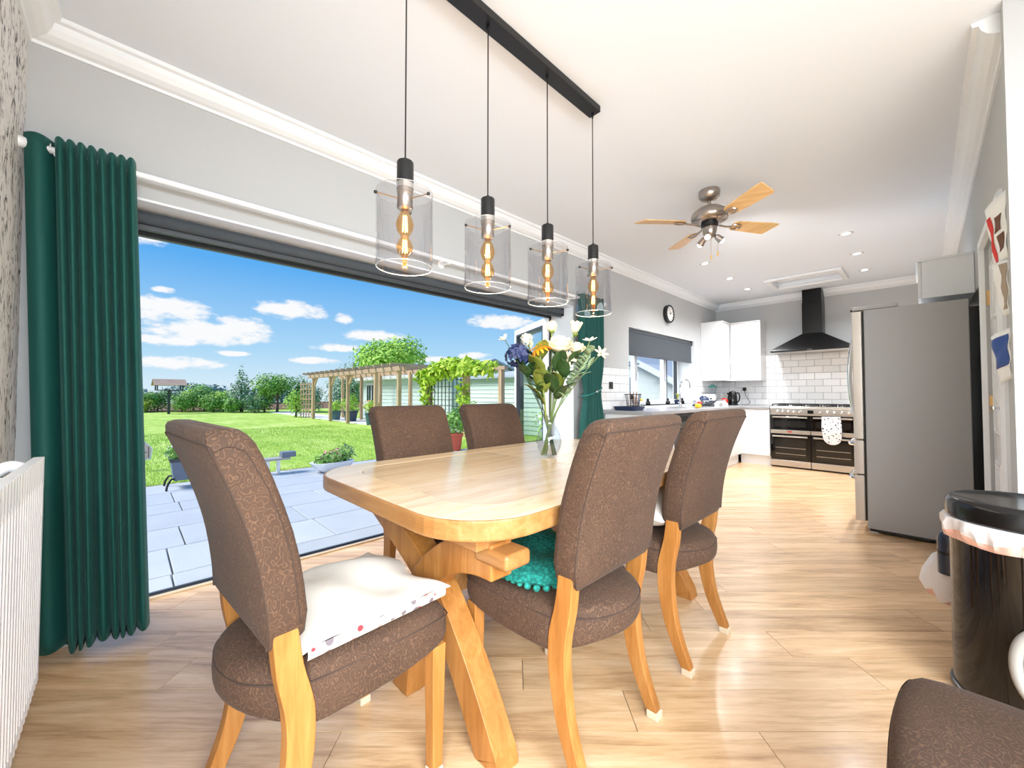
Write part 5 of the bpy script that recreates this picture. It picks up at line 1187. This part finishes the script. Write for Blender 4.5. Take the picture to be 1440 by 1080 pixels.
# papers and cloths pinned between the door and the wall corner
def sheet(name, label, cat, y0, y1, z0, z1, out0, out1, mat, extra=(), wob=0.01, slant=0.0):
    t = thing(name, label, cat, (XR, (y0+y1)/2, z0)); yc = (y0+y1)/2; h = z1-z0
    def fn(u, v):
        return (-0.004 - lerp(out1, out0, v)*math.sin(PI*0.5*u)**1.5 - wob*math.sin(v*7+u*3)**2*0.6, lerp(y0, y1, u)-yc, v*h + slant*u)
    M().grid(fn, 10, 10).build('sheet', mat, t, smooth=True, solid=0.0015)
    for (nm, mt, u0, u1, v0, v1) in extra:
        def f2(u, v): 
            p = fn(lerp(u0, u1, u), lerp(v0, v1, v)); return (p[0]-0.003, p[1], p[2])
        M().grid(f2, 8, 8).build(nm, mt, t, smooth=True, solid=0.0012)
    return t
sheet('calendar', 'white paper calendar with a red band and brown pictures high by the door', 'calendar', 2.765, 2.86, 1.70, 2.00, 0.054, 0.022, 'paper_white', (('printed_band', 'paper_red', 0.62, 0.80, 0.02, 0.80), ('picture', 'paper_brown', 0.25, 0.52, 0.50, 0.74), ('picture', 'paper_brown', 0.18, 0.45, 0.20, 0.44)), slant=-0.05)
sheet('tea_towel', 'white and beige cloth hanging under the calendar by the door', 'tea towel', 2.762, 2.84, 1.45, 1.69, 0.040, 0.012, 'paper_white', (('printed_panel', 'paper_beige', 0.05, 0.40, 0.10, 0.95),))
sheet('booklet', 'blue and white booklet pinned low on the wall by the door', 'booklet', 2.762, 2.85, 1.17, 1.39, 0.048, 0.020, 'paper_white', (('cover', 'paper_blue', 0.10, 0.85, 0.30, 0.90),), slant=-0.03)
# ================================================================== OUTSIDE
GZ = -0.08
ground = structure(M().box(-70, -2.99, -45, 60, GZ-0.5, GZ-0.075).build('ground', 'soil'))
patio = structure(M().box(-6.90, -2.99, -6.0, 6.3, GZ-0.074, GZ-0.035).build('patio', 'patio_joint'))
rng = random.Random(21)
x = -6.895; row = 0
base = {}
while x < -3.03:
    wx = [0.60, 0.60, 0.45, 0.60][row % 4]; wx = min(wx, -3.0-x)
    if wx < 0.1: break
    y = -5.95 + rng.random()*0.5
    while y < 6.25:
        L = rng.choice((0.9, 0.6, 0.9, 1.05)); g = 0.005
        L2 = min(L, 6.28-y)
        if L2 < 0.1: break
        key = (round(wx,2), round(L2,2))
        if key not in base:
            base[key] = M().loft([[(sx*(wx/2-g-k), sy*(L2/2-g-k), z) for sx, sy in ((-1,-1),(1,-1),(1,1),(-1,1))] for z, k in ((GZ-0.034, 0), (GZ-0.004, 0), (GZ, 0.004))]).build('paving_slab', 'paving', patio, loc=(x+wx/2, y+L2/2, 0))
        else: share('paving_slab', base[key], patio, (x+wx/2, y+L2/2, 0))
        y += L
    x += wx; row += 1
lawn = structure(M().grid(lambda u, v: (lerp(-34.5, -6.93, u), lerp(-30, 30, v), GZ-0.012 + 0.015*math.sin(u*40)*math.sin(v*50)), 50, 60).build('lawn', 'lawn'))
structure(M().box(-6.93, -6.895, -8, 6.3, GZ-0.10, GZ-0.002).build('lawn_edging', 'soil'))
structure(M().box(-40, -34.4, -30, 9.0, GZ-0.07, GZ+0.04).build('flower_bed', 'soil', bevel=0.02))
structure(M().box(-30, -9.0, 6.62, 8.10, GZ-0.06, GZ+0.006).build('path', 'gravel_pale'))
# short grass in front
v = []; f = []; rg = random.Random(2)
for k in range(52000):
    t = rg.random()**1.7; xx = -6.93 - t*9.0; yy = rg.uniform(-2.5, 6.5) - t*1.0; a = rg.uniform(0, 2*PI); h = rg.uniform(0.015, 0.045); w = 0.004 + 0.004*t; dx, dy = math.cos(a), math.sin(a); lx, ly = rg.uniform(-.5,.5)*h, rg.uniform(-.5,.5)*h
    o = len(v); v += [(xx-dx*w, yy-dy*w, GZ-0.012), (xx+dx*w, yy+dy*w, GZ-0.012), (xx+lx, yy+ly, GZ-0.012+h)]; f.append((o, o+1, o+2))
m = M(); m.v = v; m.f = f
gr = m.build('grass', 'grass_blade', fix=False); stuff(gr); gr['label'] = 'short bright green grass of the lawn nearest the patio'; gr['category'] = 'grass'
# ---- plants
def crown(name, mat, parent, blobs, n, L, W, seed, up=0.25):
    rg = random.Random(seed); m = M(); tot = sum(b[3]*b[4]*b[5] for b in blobs) ** 1.0
    for (cx, cy, cz, rx, ry, rz) in blobs:
        k = max(8, int(n*(rx*ry*rz)/tot))
        for _ in range(k):
            d = Vector((rg.gauss(0,1), rg.gauss(0,1), rg.gauss(0,1))).normalized(); r = rg.uniform(0.55, 1.03)
            p = Vector((cx+d.x*rx*r, cy+d.y*ry*r, cz+d.z*rz*r))
            if p.z < 0.02: p.z = rg.uniform(0.02, 0.15)
            nrm = (d + Vector((rg.uniform(-.6,.6), rg.uniform(-.6,.6), rg.uniform(-.3,.6)+up))).normalized()
            t = nrm.cross(Vector((rg.uniform(-1,1), rg.uniform(-1,1), rg.uniform(-1,1)))); s = rg.uniform(0.7, 1.3)
            if t.length < 0.05: continue
            m.quadleaf(p, nrm, t, L*s, W*s)
    return m.build(name, mat, parent, fix=False)
def shrub(name, label, cat, x, y, w, h, mat, n, L, seed, group=None, trunk=True, flowers=None, shape='round', z=GZ):
    t = thing(name, label, cat, (x, y, z), 0, group); rg = random.Random(seed); blobs = []
    if shape == 'cone':
        for k in range(9):
            u = k/8; r = w*0.5*(1-u*0.9); blobs.append((rg.uniform(-.08,.08), rg.uniform(-.08,.08), h*(0.12+0.84*u), max(r, 0.08), max(r, 0.08), h*0.09))
    else:
        kk = 6
        for k in range(kk):
            a = rg.uniform(0, 2*PI); rr = w*0.26*rg.random()**0.5; s = rg.uniform(0.55, 0.8)
            blobs.append((math.cos(a)*rr, math.sin(a)*rr, h*rg.uniform(0.42, 0.70), w*0.5*s, w*0.5*s, h*0.40*s))
        if shape == 'tree': blobs = [(a, b, c*0.62+h*0.34, d, e, g*0.9) for a, b, c, d, e, g in blobs]
        else: blobs.append((0, 0, h*0.3, w*0.42, w*0.42, h*0.3))
    crown('foliage', mat, t, blobs, n, L, L*0.5, seed+1)
    if trunk:
        m = M(); m.tube(smoothpath([(0,0,-0.05), (0.03*w, 0.02, h*0.25), (0.0, -0.02*w, h*0.6)], 4), [0.06*max(h,1)*0.6*(1-0.6*i/8) for i in range(9)], 7)
        for k in range(4):
            a = k*1.7+seed; m.tube([(0.02*w, 0.01, h*(0.25+0.06*k)), (math.cos(a)*w*0.28, math.sin(a)*w*0.28, h*(0.5+0.07*k))], [0.02*max(h,1)*0.6, 0.008], 5)
        m.build('trunk', 'bark', t, smooth=True)
    if flowers:
        m = M()
        for _ in range(flowers[1]):
            d = Vector((rg.gauss(0,1), rg.gauss(0,1), abs(rg.gauss(0,1)))).normalized(); p = Vector((d.x*w*0.46, d.y*w*0.46, h*0.45+d.z*h*0.45)); r = flowers[2]
            for k in range(5):
                a = 2*PI*k/5; e = (d.cross(Vector((0.3,0.2,0.9))).normalized()*math.cos(a) + d.cross(d.cross(Vector((0.3,0.2,0.9)))).normalized()*math.sin(a)); m.quadleaf(p, d, e, r, r*0.7)
        m.build('blossom', flowers[0], t, fix=False)
    return t
GT = 'shrubs along the far garden bed'
bed = [(192,-35.04,0.42,1.5,0.9,'leaf_yellow','low yellowish shrub at the left end of the far bed, against the curtain'),(205,-35.31,0.86,1.6,1.25,'leaf_mid','mid green shrub between the curtain and the bird table'),
       (222,-36.1,1.49,1.7,1.4,'leaf_dark','dark shrub behind the bird table, left of its post'),(256,-33.67,2.57,1.5,1.2,'leaf_mid','broad-leaved shrub just right of the bird table post'),(272,-35.06,3.28,2.0,1.9,'leaf_bright','tall bright green shrub right of the bird table'),
       (288,-33.89,3.77,1.8,1.6,'leaf_dark','dark green shrub in the middle of the far bed'),(300,-32.25,4.04,1.3,1.1,'leaf_mid','low mid green shrub left of the conifer'),(314,-32.41,4.59,1.5,1.35,'leaf_bright','bright ferny shrub left of the conifer'),(326,-30.81,4.81,1.0,0.9,'leaf_mid','small shrub at the foot of the conifer'),
       (358,-29.79,5.86,1.2,1.1,'leaf_blue','grey-green shrub right of the conifer'),(372,-29.93,6.44,1.4,1.5,'leaf_mid','green shrub between the conifer and the willow'),(418,-28.92,8.2,2.4,2.5,'leaf_dark','tall round shrub right of the willow'),(440,-27.73,8.71,1.6,1.7,'leaf_blue','grey-green shrub behind the end of the pergola')]
for i, (px, x, y, w, h, mt, lab) in enumerate(bed): shrub('garden_shrub', lab, 'shrub', x, y, w*1.15, h*1.15, mt, 1500, 0.14, 100+i, GT)
shrub('conifer', 'blue-green conifer standing tallest over the far bed', 'tree', -31.55, 5.47, 2.3, 3.1, 'leaf_blue', 1800, 0.16, 40, shape='cone')
shrub('willow', 'spreading grey-green willow with a bare trunk right of the conifer', 'tree', -29.35, 7.04, 2.7, 2.6, 'leaf_mid', 1800, 0.18, 41, shape='tree')
shrub('climbing_plant', 'pale green climbing plant on the trellis at the far end of the pergola', 'climbing plant', -22.3, 6.2, 1.0, 1.75, 'leaf_bright', 700, 0.11, 42)
shrub('large_tree', 'large round dense green tree behind the garden house roof', 'tree', -23.1, 12.06, 4.6, 4.9, 'leaf_bright', 5200, 0.26, 43, shape='tree')
shrub('large_bush', 'wide dull green bush left of the large tree behind the pergola', 'bush', -30.1, 12.2, 5.4, 4.3, 'leaf_blue', 3000, 0.22, 44)
shrub('distant_tree', 'small dark tree showing above the mint shed roof', 'tree', -22.4, 19.99, 2.6, 3.9, 'leaf_dark', 1500, 0.22, 45, shape='tree')
for i, (x, y, w, h) in enumerate(((-60, -9, 7.5, 3.0), (-62, -1, 7.5, 2.6), (-64, 7, 7.5, 3.2), (-60, 15, 7.5, 3.0), (-55, 22, 7, 3.2))):
    shrub('distant_hedge', ['hazy tree clump on the skyline at the far left', 'hazy tree clump on the skyline behind the bird table', 'hazy tree clump on the skyline behind the conifer', 'hazy tree clump on the skyline behind the willow', 'hazy tree clump on the skyline behind the pergola end'][i], 'trees', x, y, w, h, 'conifer_far', 1500, 0.5, 200+i, 'tree clumps on the skyline', trunk=True, z=-0.5)
shrub('flowering_shrub', 'leafy shrub with white flowers outside the folded glass doors', 'shrub', -5.45, 6.75, 1.3, 1.15, 'leaf_bright', 1500, 0.10, 46, flowers=('flower_white', 60, 0.045))
shrub('flowering_shrub', 'second leafy shrub with white flowers, closer to the kitchen window', 'shrub', -4.35, 7.2, 1.2, 0.95, 'leaf_mid', 1200, 0.10, 47, flowers=('flower_white', 40, 0.045))
# ---- pots
def pot(name, label, x, y, r, h, mat, ph, leafmat, seed, flowers=None, sz=None):
    t = thing(name, label, 'potted plant', (x, y, GZ)); M().lathe([(r*0.72,0.0),(r*0.95,h*0.85),(r*1.05,h*0.86),(r*1.05,h),(r*0.92,h),(r*0.88,h*0.88),(r*0.1,h*0.86)], 20).build('pot', mat, t, smooth=True)
    crown('foliage', leafmat, t, [(0,0,h+ph*0.45, r*1.35, r*1.35, ph*0.5), (r*0.4,0,h+ph*0.7,r*0.8,r*0.8,ph*0.35)], 420, 0.09, 0.05, seed)
    if flowers: crown('blossom', flowers, t, [(0,0,h+ph*0.62, r*1.4, r*1.4, ph*0.42)], 90, 0.07, 0.05, seed+3)
    return t
pot('potted_plant', 'slate pot of clipped green plant farthest along the pergola', -18.65, 6.85, 0.24, 0.42, 'pot_teal', 0.45, 'leaf_bright', 60)
pot('potted_plant', 'dark navy pot with a bushy green plant under the pergola', -17.21, 6.95, 0.30, 0.45, 'pot_navy', 0.75, 'leaf_bright', 61)
pot('potted_plant', 'teal pot with orange flowers at the near pergola post', -14.75, 6.75, 0.24, 0.45, 'pot_teal', 0.5, 'leaf_bright', 62, 'flower_orange')
pot('potted_plant', 'terracotta pot with leafy plant just right of the far dining chair', -6.85, 4.95, 0.17, 0.36, 'terracotta', 0.55, 'leaf_mid', 63)
t = thing('planter_bowl', 'low white bowl planter of red and green succulents on the patio edge', 'planter', (-6.31, 2.28, GZ), R_(95))
M().loft([[(x*0.55,y*0.6,0) for x,y in rrect(-0.28,0.28,-0.17,0.17,0.10)], [(x*0.85,y*0.85,0.06) for x,y in rrect(-0.28,0.28,-0.17,0.17,0.10)], [(x*1.1,y*1.05,0.15) for x,y in rrect(-0.28,0.28,-0.17,0.17,0.10)], [(x*1.02,y*0.96,0.155) for x,y in rrect(-0.28,0.28,-0.17,0.17,0.10)], [(x*0.8,y*0.8,0.12) for x,y in rrect(-0.28,0.28,-0.17,0.17,0.10)]]).build('bowl', 'white_ceramic', t, smooth=True)
crown('foliage', 'leaf_mid', t, [(0,0,0.21,0.27,0.16,0.09)], 500, 0.07, 0.04, 70); crown('blossom', 'flower_mix', t, [(0,0,0.25,0.20,0.13,0.08)], 110, 0.045, 0.035, 71); crown('spiky_leaves', 'leaf_blue', t, [(0.22,0,0.26,0.12,0.08,0.12)], 60, 0.13, 0.018, 72)
t = thing('tub_planter', 'grey square tub planter on black iron legs at the lawn edge', 'planter', (-6.60, 0.56, GZ))
M().loft([[(sx*k, sy*k, z) for sx, sy in ((-1,-1),(1,-1),(1,1),(-1,1))] for z, k in ((0.10, 0.125), (0.36, 0.16), (0.36, 0.145), (0.32, 0.14))]).build('tub', 'lead_grey', t, bevel=0.006)
M().loft([[(sx*k, sy*k, z) for sx, sy in ((-1,-1),(1,-1),(1,1),(-1,1))] for z, k in ((0.335, 0.166), (0.375, 0.168))], False, False).build('rim', 'dark_metal', t, solid=0.008)
for sx in (-1, 1):
    for sy in (-1, 1): M().tube(smoothpath([(sx*0.10, sy*0.10, 0.10), (sx*0.15, sy*0.15, 0.13), (sx*0.19, sy*0.19, 0.06), (sx*0.20, sy*0.20, 0.0)], 4), 0.012, 7).build('leg', 'black_metal', t, smooth=True)
crown('foliage', 'leaf_mid', t, [(0,0,0.44,0.19,0.19,0.10)], 300, 0.09, 0.045, 74); crown('blossom', 'flower_lilac', t, [(0,0,0.50,0.22,0.22,0.10)], 120, 0.06, 0.045, 75)
t = thing('side_table', 'small white garden stand with a grey box on the lawn edge', 'garden stand', (-6.72, 1.62, GZ))
for y in (-0.12, 0.02): M().box(-0.03, 0.03, y-0.02, y+0.02, 0.0, 0.20).build('leg', 'white_trim', t, bevel=0.004)
M().box(-0.10, 0.10, -0.20, 0.16, 0.2005, 0.232).build('top', 'light_grey', t, bevel=0.004); M().box(-0.08, 0.08, 0.05, 0.24, 0.2325, 0.31).build('box', 'lead_grey', t, bevel=0.006)
t = thing('garden_ornament', 'pink and white leaded garden ornament on a stake in the lawn', 'ornament', (-8.42, 0.21, GZ-0.012))
M().tube([(0,0,0), (0,0,0.16)], 0.006, 7).build('stake', 'black_metal', t, smooth=True)
M().prism_ax([(-0.07,0.16),(0.07,0.18),(0.085,0.34),(0.0,0.45),(-0.08,0.34)], -0.012, 0.012, 'x').build('panel', 'pink', t, bevel=0.003)
for a, b in (((-0.07,0.16),(0.07,0.18)), ((0.07,0.18),(0.085,0.34)), ((0.085,0.34),(0,0.45)), ((0,0.45),(-0.08,0.34)), ((-0.08,0.34),(-0.07,0.16))): M().bar((0, a[0], a[1]), (0, b[0], b[1]), 0.03, 0.016).build('frame_strip', 'white_trim', t)
for a, b in (((0.045,0.20),(0.045,0.38)), ((-0.06,0.27),(0.03,0.29)), ((-0.05,0.34),(0.0,0.43))): M().bar((0, a[0], a[1]), (0, b[0], b[1]), 0.028, 0.010).build('lead_strip', 'purple_dark', t)
# ---- bird table
t = thing('bird_table', 'roofed wooden bird table on a dark post at the end of the lawn', 'bird table', (-31.61, 1.81, GZ), R_(4))
M().bar((0,0,-0.05), (0,0,1.38), 0.13).build('post', 'dark_metal', t); M().box(-0.45, 0.45, -0.62, 0.62, 1.38, 1.43).build('tray', 'dark_metal', t)
for sx in (-0.4, 0.4):
    for sy in (-0.58, 0.58): M().bar((sx, sy, 1.43), (sx, sy, 1.72), 0.06).build('upright', 'dark_metal', t)
for s in (-1, 1):
    for k in range(5):
        a = k/5; b = (k+1)/5; M().loft([[(s*lerp(0.02,0.56,a), -0.76, lerp(2.04,1.70,a)), (s*lerp(0.02,0.60,b), -0.76, lerp(2.04,1.68,b)), (s*lerp(0.02,0.60,b), -0.76, lerp(2.04,1.68,b)+0.03), (s*lerp(0.02,0.56,a), -0.76, lerp(2.04,1.70,a)+0.03)], [(s*lerp(0.02,0.56,a), 0.76, lerp(2.04,1.70,a)), (s*lerp(0.02,0.60,b), 0.76, lerp(2.04,1.68,b)), (s*lerp(0.02,0.60,b), 0.76, lerp(2.04,1.68,b)+0.03), (s*lerp(0.02,0.56,a), 0.76, lerp(2.04,1.70,a)+0.03)]]).build('roof_plank', 'garden_timber_flat', t)
# ---- pergola
pg = thing('pergola', 'long timber pergola with posts and beams beside the lawn', 'pergola', (-15.5, 6.7, GZ))
for x in (-20.2, -18.0, -16.1, -13.6, -11.95):
    for y in ((6.38-6.7, 7.75-6.7) if x < -13 else (6.40-6.7, 7.6-6.7)):
        M().bar((x+15.5, y, 0), (x+15.5, y, 2.03), 0.12).build('post', 'garden_timber', pg, bevel=0.008)
for y in (6.30-6.7, 6.46-6.7, 7.75-6.7): M().box(-5.2, 3.9, y-0.02, y+0.02, 1.93, 2.08).build('beam', 'garden_timber_flat', pg, bevel=0.005)
for k in range(16): M().box(-4.95+k*0.58, -4.89+k*0.58, -0.75, 1.35, 2.08, 2.17).build('rafter', 'garden_timber_flat', pg, bevel=0.005)
for x in (-20.2, -18.0, -16.1): M().bar((x+15.5+0.05, 6.40-6.7, 1.55), (x+15.5+0.42, 6.40-6.7, 1.95), 0.07).build('brace', 'garden_timber', pg)
t = thing('trellis', 'pale lattice trellis panel at the far end of the pergola', 'trellis', (-21.6, 6.5, GZ), R_(20))
for k in range(5): M().box(-0.45+k*0.2, -0.41+k*0.2, -0.02, 0.02, 0.0, 1.75).build('slat', 'garden_timber', t)
for k in range(7): M().box(-0.5, 0.5, -0.035, -0.021, 0.15+k*0.25, 0.19+k*0.25).build('slat', 'garden_timber_flat', t)
va = thing('vine_arbour', 'timber arbour with bright vine and dark trellis near the shed', 'arbour', (-9.2, 6.76, GZ))
for x, w in ((-10.75, 0.13), (-8.82, 0.16), (-7.38, 0.12)): M().bar((x+9.2, 0, 0), (x+9.2, 0, 1.78), w).build('post', 'garden_timber', va, bevel=0.008)
M().box(-1.75, 2.0, -0.06, 0.06, 1.785, 1.88).build('beam', 'garden_timber_flat', va, bevel=0.006)
for k in range(9): M().box(-1.40+k*0.19, -1.384+k*0.19, -0.01, 0.01, 0.2, 1.65).build('trellis_bar', 'trellis_black', va)
for k in range(8): M().box(-1.45, 0.28, -0.024, -0.011, 0.25+k*0.19, 0.266+k*0.19).build('trellis_bar', 'trellis_black', va)
fol = crown('vine_leaves', 'leaf_vine', va, [(-1.5,-0.1,1.70,0.45,0.25,0.25),(-0.9,-0.1,1.88,0.55,0.3,0.22),(-0.2,-0.1,1.95,0.6,0.3,0.24),(0.5,-0.1,1.92,0.6,0.28,0.2),(1.2,-0.05,1.86,0.5,0.22,0.13),(-1.55,-0.08,1.2,0.18,0.15,0.35),(-1.5,-0.05,0.7,0.12,0.12,0.3),(0.38,-0.12,1.1,0.14,0.14,0.5)], 1700, 0.20, 0.11, 80)
M().tube(smoothpath([(-1.42,-0.12,0), (-1.50,-0.1,0.6), (-1.40,-0.12,1.2), (-1.2,-0.1,1.75)], 6), 0.022, 6).build('vine_stem', 'bark', va, smooth=True)
shrub('border_plant', 'leafy plant with pale flowers at the foot of the vine arbour', 'shrub', -8.3, 6.45, 0.8, 1.05, 'leaf_bright', 500, 0.11, 81, flowers=('flower_white', 25, 0.05), trunk=True)
# ---- garden house and shed, boarded
def boarded(name, parent, p0, p1, z0, z1, mat, bh=0.14, holes=()):
    # horizontal boards with a sloped face, along p0 -> p1, outside to the right-hand side (-normal)
    p0 = Vector((p0[0], p0[1], 0)); p1 = Vector((p1[0], p1[1], 0)); d = (p1-p0).normalized(); nrm = Vector((d.y, -d.x, 0)); k = 0; z = z0
    first = None
    while z < z1-0.005:
        zt = min(z+bh, z1)
        segs = [(0.0, (p1-p0).length)]
        for (a, b, ha, hb) in holes:
            if hb > z+0.02 and ha < zt-0.02: segs = [s for u, w in segs for s in ((u, min(w, a)), (max(u, b), w)) if s[1]-s[0] > 0.02]
        for u, w in segs:
            A, B = p0+d*u, p0+d*w; m = M()
            m.loft([[A + Vector((0,0,z)) + nrm*0.028, A + Vector((0,0,zt-0.008)) + nrm*0.012, A + Vector((0,0,zt-0.008)), A + Vector((0,0,z))], [B + Vector((0,0,z)) + nrm*0.028, B + Vector((0,0,zt-0.008)) + nrm*0.012, B + Vector((0,0,zt-0.008)), B + Vector((0,0,z))]])
            m.build('board', mat, parent)
        z = zt
gh = thing('garden_house', 'mint boarded garden house with a low grey roof behind the pergola', 'garden house', (-14.2, 10.2, GZ))
hx0, hx1, hy0, hy1, hz = -4.9, 2.6, -1.95, 1.6, 1.86
M().box(hx0, hx1, hy0+0.005, hy1, 0, hz).build('wall', 'mint_wall', gh)
boarded('boards', gh, (hx0, hy0), (hx1, hy0), 0.02, hz, 'mint_wall', 0.155, ((0.55, 1.75, 0, 1.72), (2.95, 3.0, 0, 0.01)))
boarded('boards', gh, (hx1, hy0), (hx1, hy1), 0.02, hz, 'mint_wall', 0.155)
for s, (ya, yb) in ((-1, (hy0-0.25, -0.1)), (1, (hy1+0.2, -0.1))):
    M().loft([[(hx0-0.2, ya, hz+0.0), (hx0-0.2, yb, hz+0.62), (hx0-0.2, yb, hz+0.68), (hx0-0.2, ya, hz+0.06)], [(hx1+0.2, ya, hz), (hx1+0.2, yb, hz+0.62), (hx1+0.2, yb, hz+0.68), (hx1+0.2, ya, hz+0.06)]]).build('roof_slope', 'roof_felt', gh)
M().loft([[(hx1-0.02, hy0, hz), (hx1-0.02, hy1, hz), (hx1-0.02, -0.1, hz+0.6)], [(hx1+0.03, hy0, hz), (hx1+0.03, hy1, hz), (hx1+0.03, -0.1, hz+0.6)]]).build('gable', 'mint_wall', gh)
M().box(hx0-0.2, hx1+0.2, hy0-0.27, hy0-0.24, hz-0.06, hz+0.07).build('fascia', 'white_trim', gh)
dr_ = M().box(hx0+0.6, hx0+1.7, hy0-0.05, hy0+0.002, 0.0, 1.70).build('door', 'white_trim', gh, bevel=0.008)
for a in (0.68, 1.2):
    M().box(hx0+a, hx0+a+0.42, hy0-0.06, hy0-0.051, 0.85, 1.58).build('pane', 'dark_window', dr_); M().box(hx0+a+0.2, hx0+a+0.22, hy0-0.066, hy0-0.061, 0.85, 1.58).build('glazing_bar', 'white_trim', dr_)
M().tube(smoothpath([(1.0, hy0-0.04, 1.65), (0.95, hy0-0.16, 1.68), (0.98, hy0-0.18, 1.58), (1.03, hy0-0.15, 1.52)], 5), 0.014, 6).build('lantern_bracket', 'black_metal', gh, smooth=True)
sh = thing('garden_shed', 'mint boarded shed right of the garden house with a flat grey roof', 'shed', (-8.6, 9.3, GZ))
M().box(-2.2, 2.6, -1.05, 1.4, 0, 1.66).build('wall', 'mint_wall', sh); boarded('boards', sh, (-2.2, -1.055), (2.6, -1.055), 0.02, 1.66, 'mint_wall', 0.13)
M().loft([[(-2.35, -1.25, 1.665), (-2.35, 1.6, 2.05), (-2.35, 1.6, 2.10), (-2.35, -1.25, 1.72)], [(2.75, -1.25, 1.665), (2.75, 1.6, 2.05), (2.75, 1.6, 2.10), (2.75, -1.25, 1.72)]]).build('roof', 'roof_felt', sh)
for x in (-2.2, 1.32, 2.5): M().box(x, x+0.1, -1.11, -1.085, 0, 1.66).build('corner_board', 'garden_timber', sh)
# ---- neighbouring buildings seen through the kitchen window
ob = thing('outhouse', 'white rendered gable-ended outhouse outside the kitchen window', 'outhouse', (-7.6, 13.6, GZ))
M().loft([[(-2.2, y, 0), (2.2, y, 0), (2.2, y, 1.55), (0.0, y, 2.75), (-2.2, y, 1.55)] for y in (-1.4, 3.0)]).build('wall', 'render_white', ob)
for s in (-1, 1): M().loft([[(s*2.4, y, 1.44), (0, y, 2.76), (0, y, 2.90), (s*2.4, y, 1.58)] for y in (-1.65, 3.2)]).build('roof_slope', 'roof_felt', ob)
for s in (-1, 1): M().loft([[(s*2.42, y, 1.40), (0, y, 2.72), (0, y, 2.92), (s*2.42, y, 1.60)] for y in (-1.72, -1.66)]).build('bargeboard', 'white_trim', ob)
M().box(0.5, 1.0, -1.46, -1.405, 0.7, 1.1).build('vent_cover', 'light_grey', ob)
nh = thing('neighbour_house', 'distant house with an orange tiled roof beyond the outhouse', 'house', (-6.5, 24.0, GZ))
M().box(-5, 5, -3, 3, 0, 3.2).build('wall', 'render_white', nh)
for s in (-1, 1):
    for k in range(10):
        a, b = k/10, (k+1)/10; M().loft([[(x, s*lerp(3.4, 0, a), lerp(3.0, 6.0, a)+0.02*0), (x, s*lerp(3.4, 0, b), lerp(3.0, 6.0, b)), (x, s*lerp(3.4, 0, b), lerp(3.0, 6.0, b)+0.06), (x, s*lerp(3.4, 0, a), lerp(3.0, 6.0, a)+0.11)] for x in (-5.3, 5.3)]).build('tile_course', 'roof_orange', nh)
M().box(-2.5, -1.5, -3.05, -2.99, 0.9, 2.1).build('window', 'dark_window', nh)
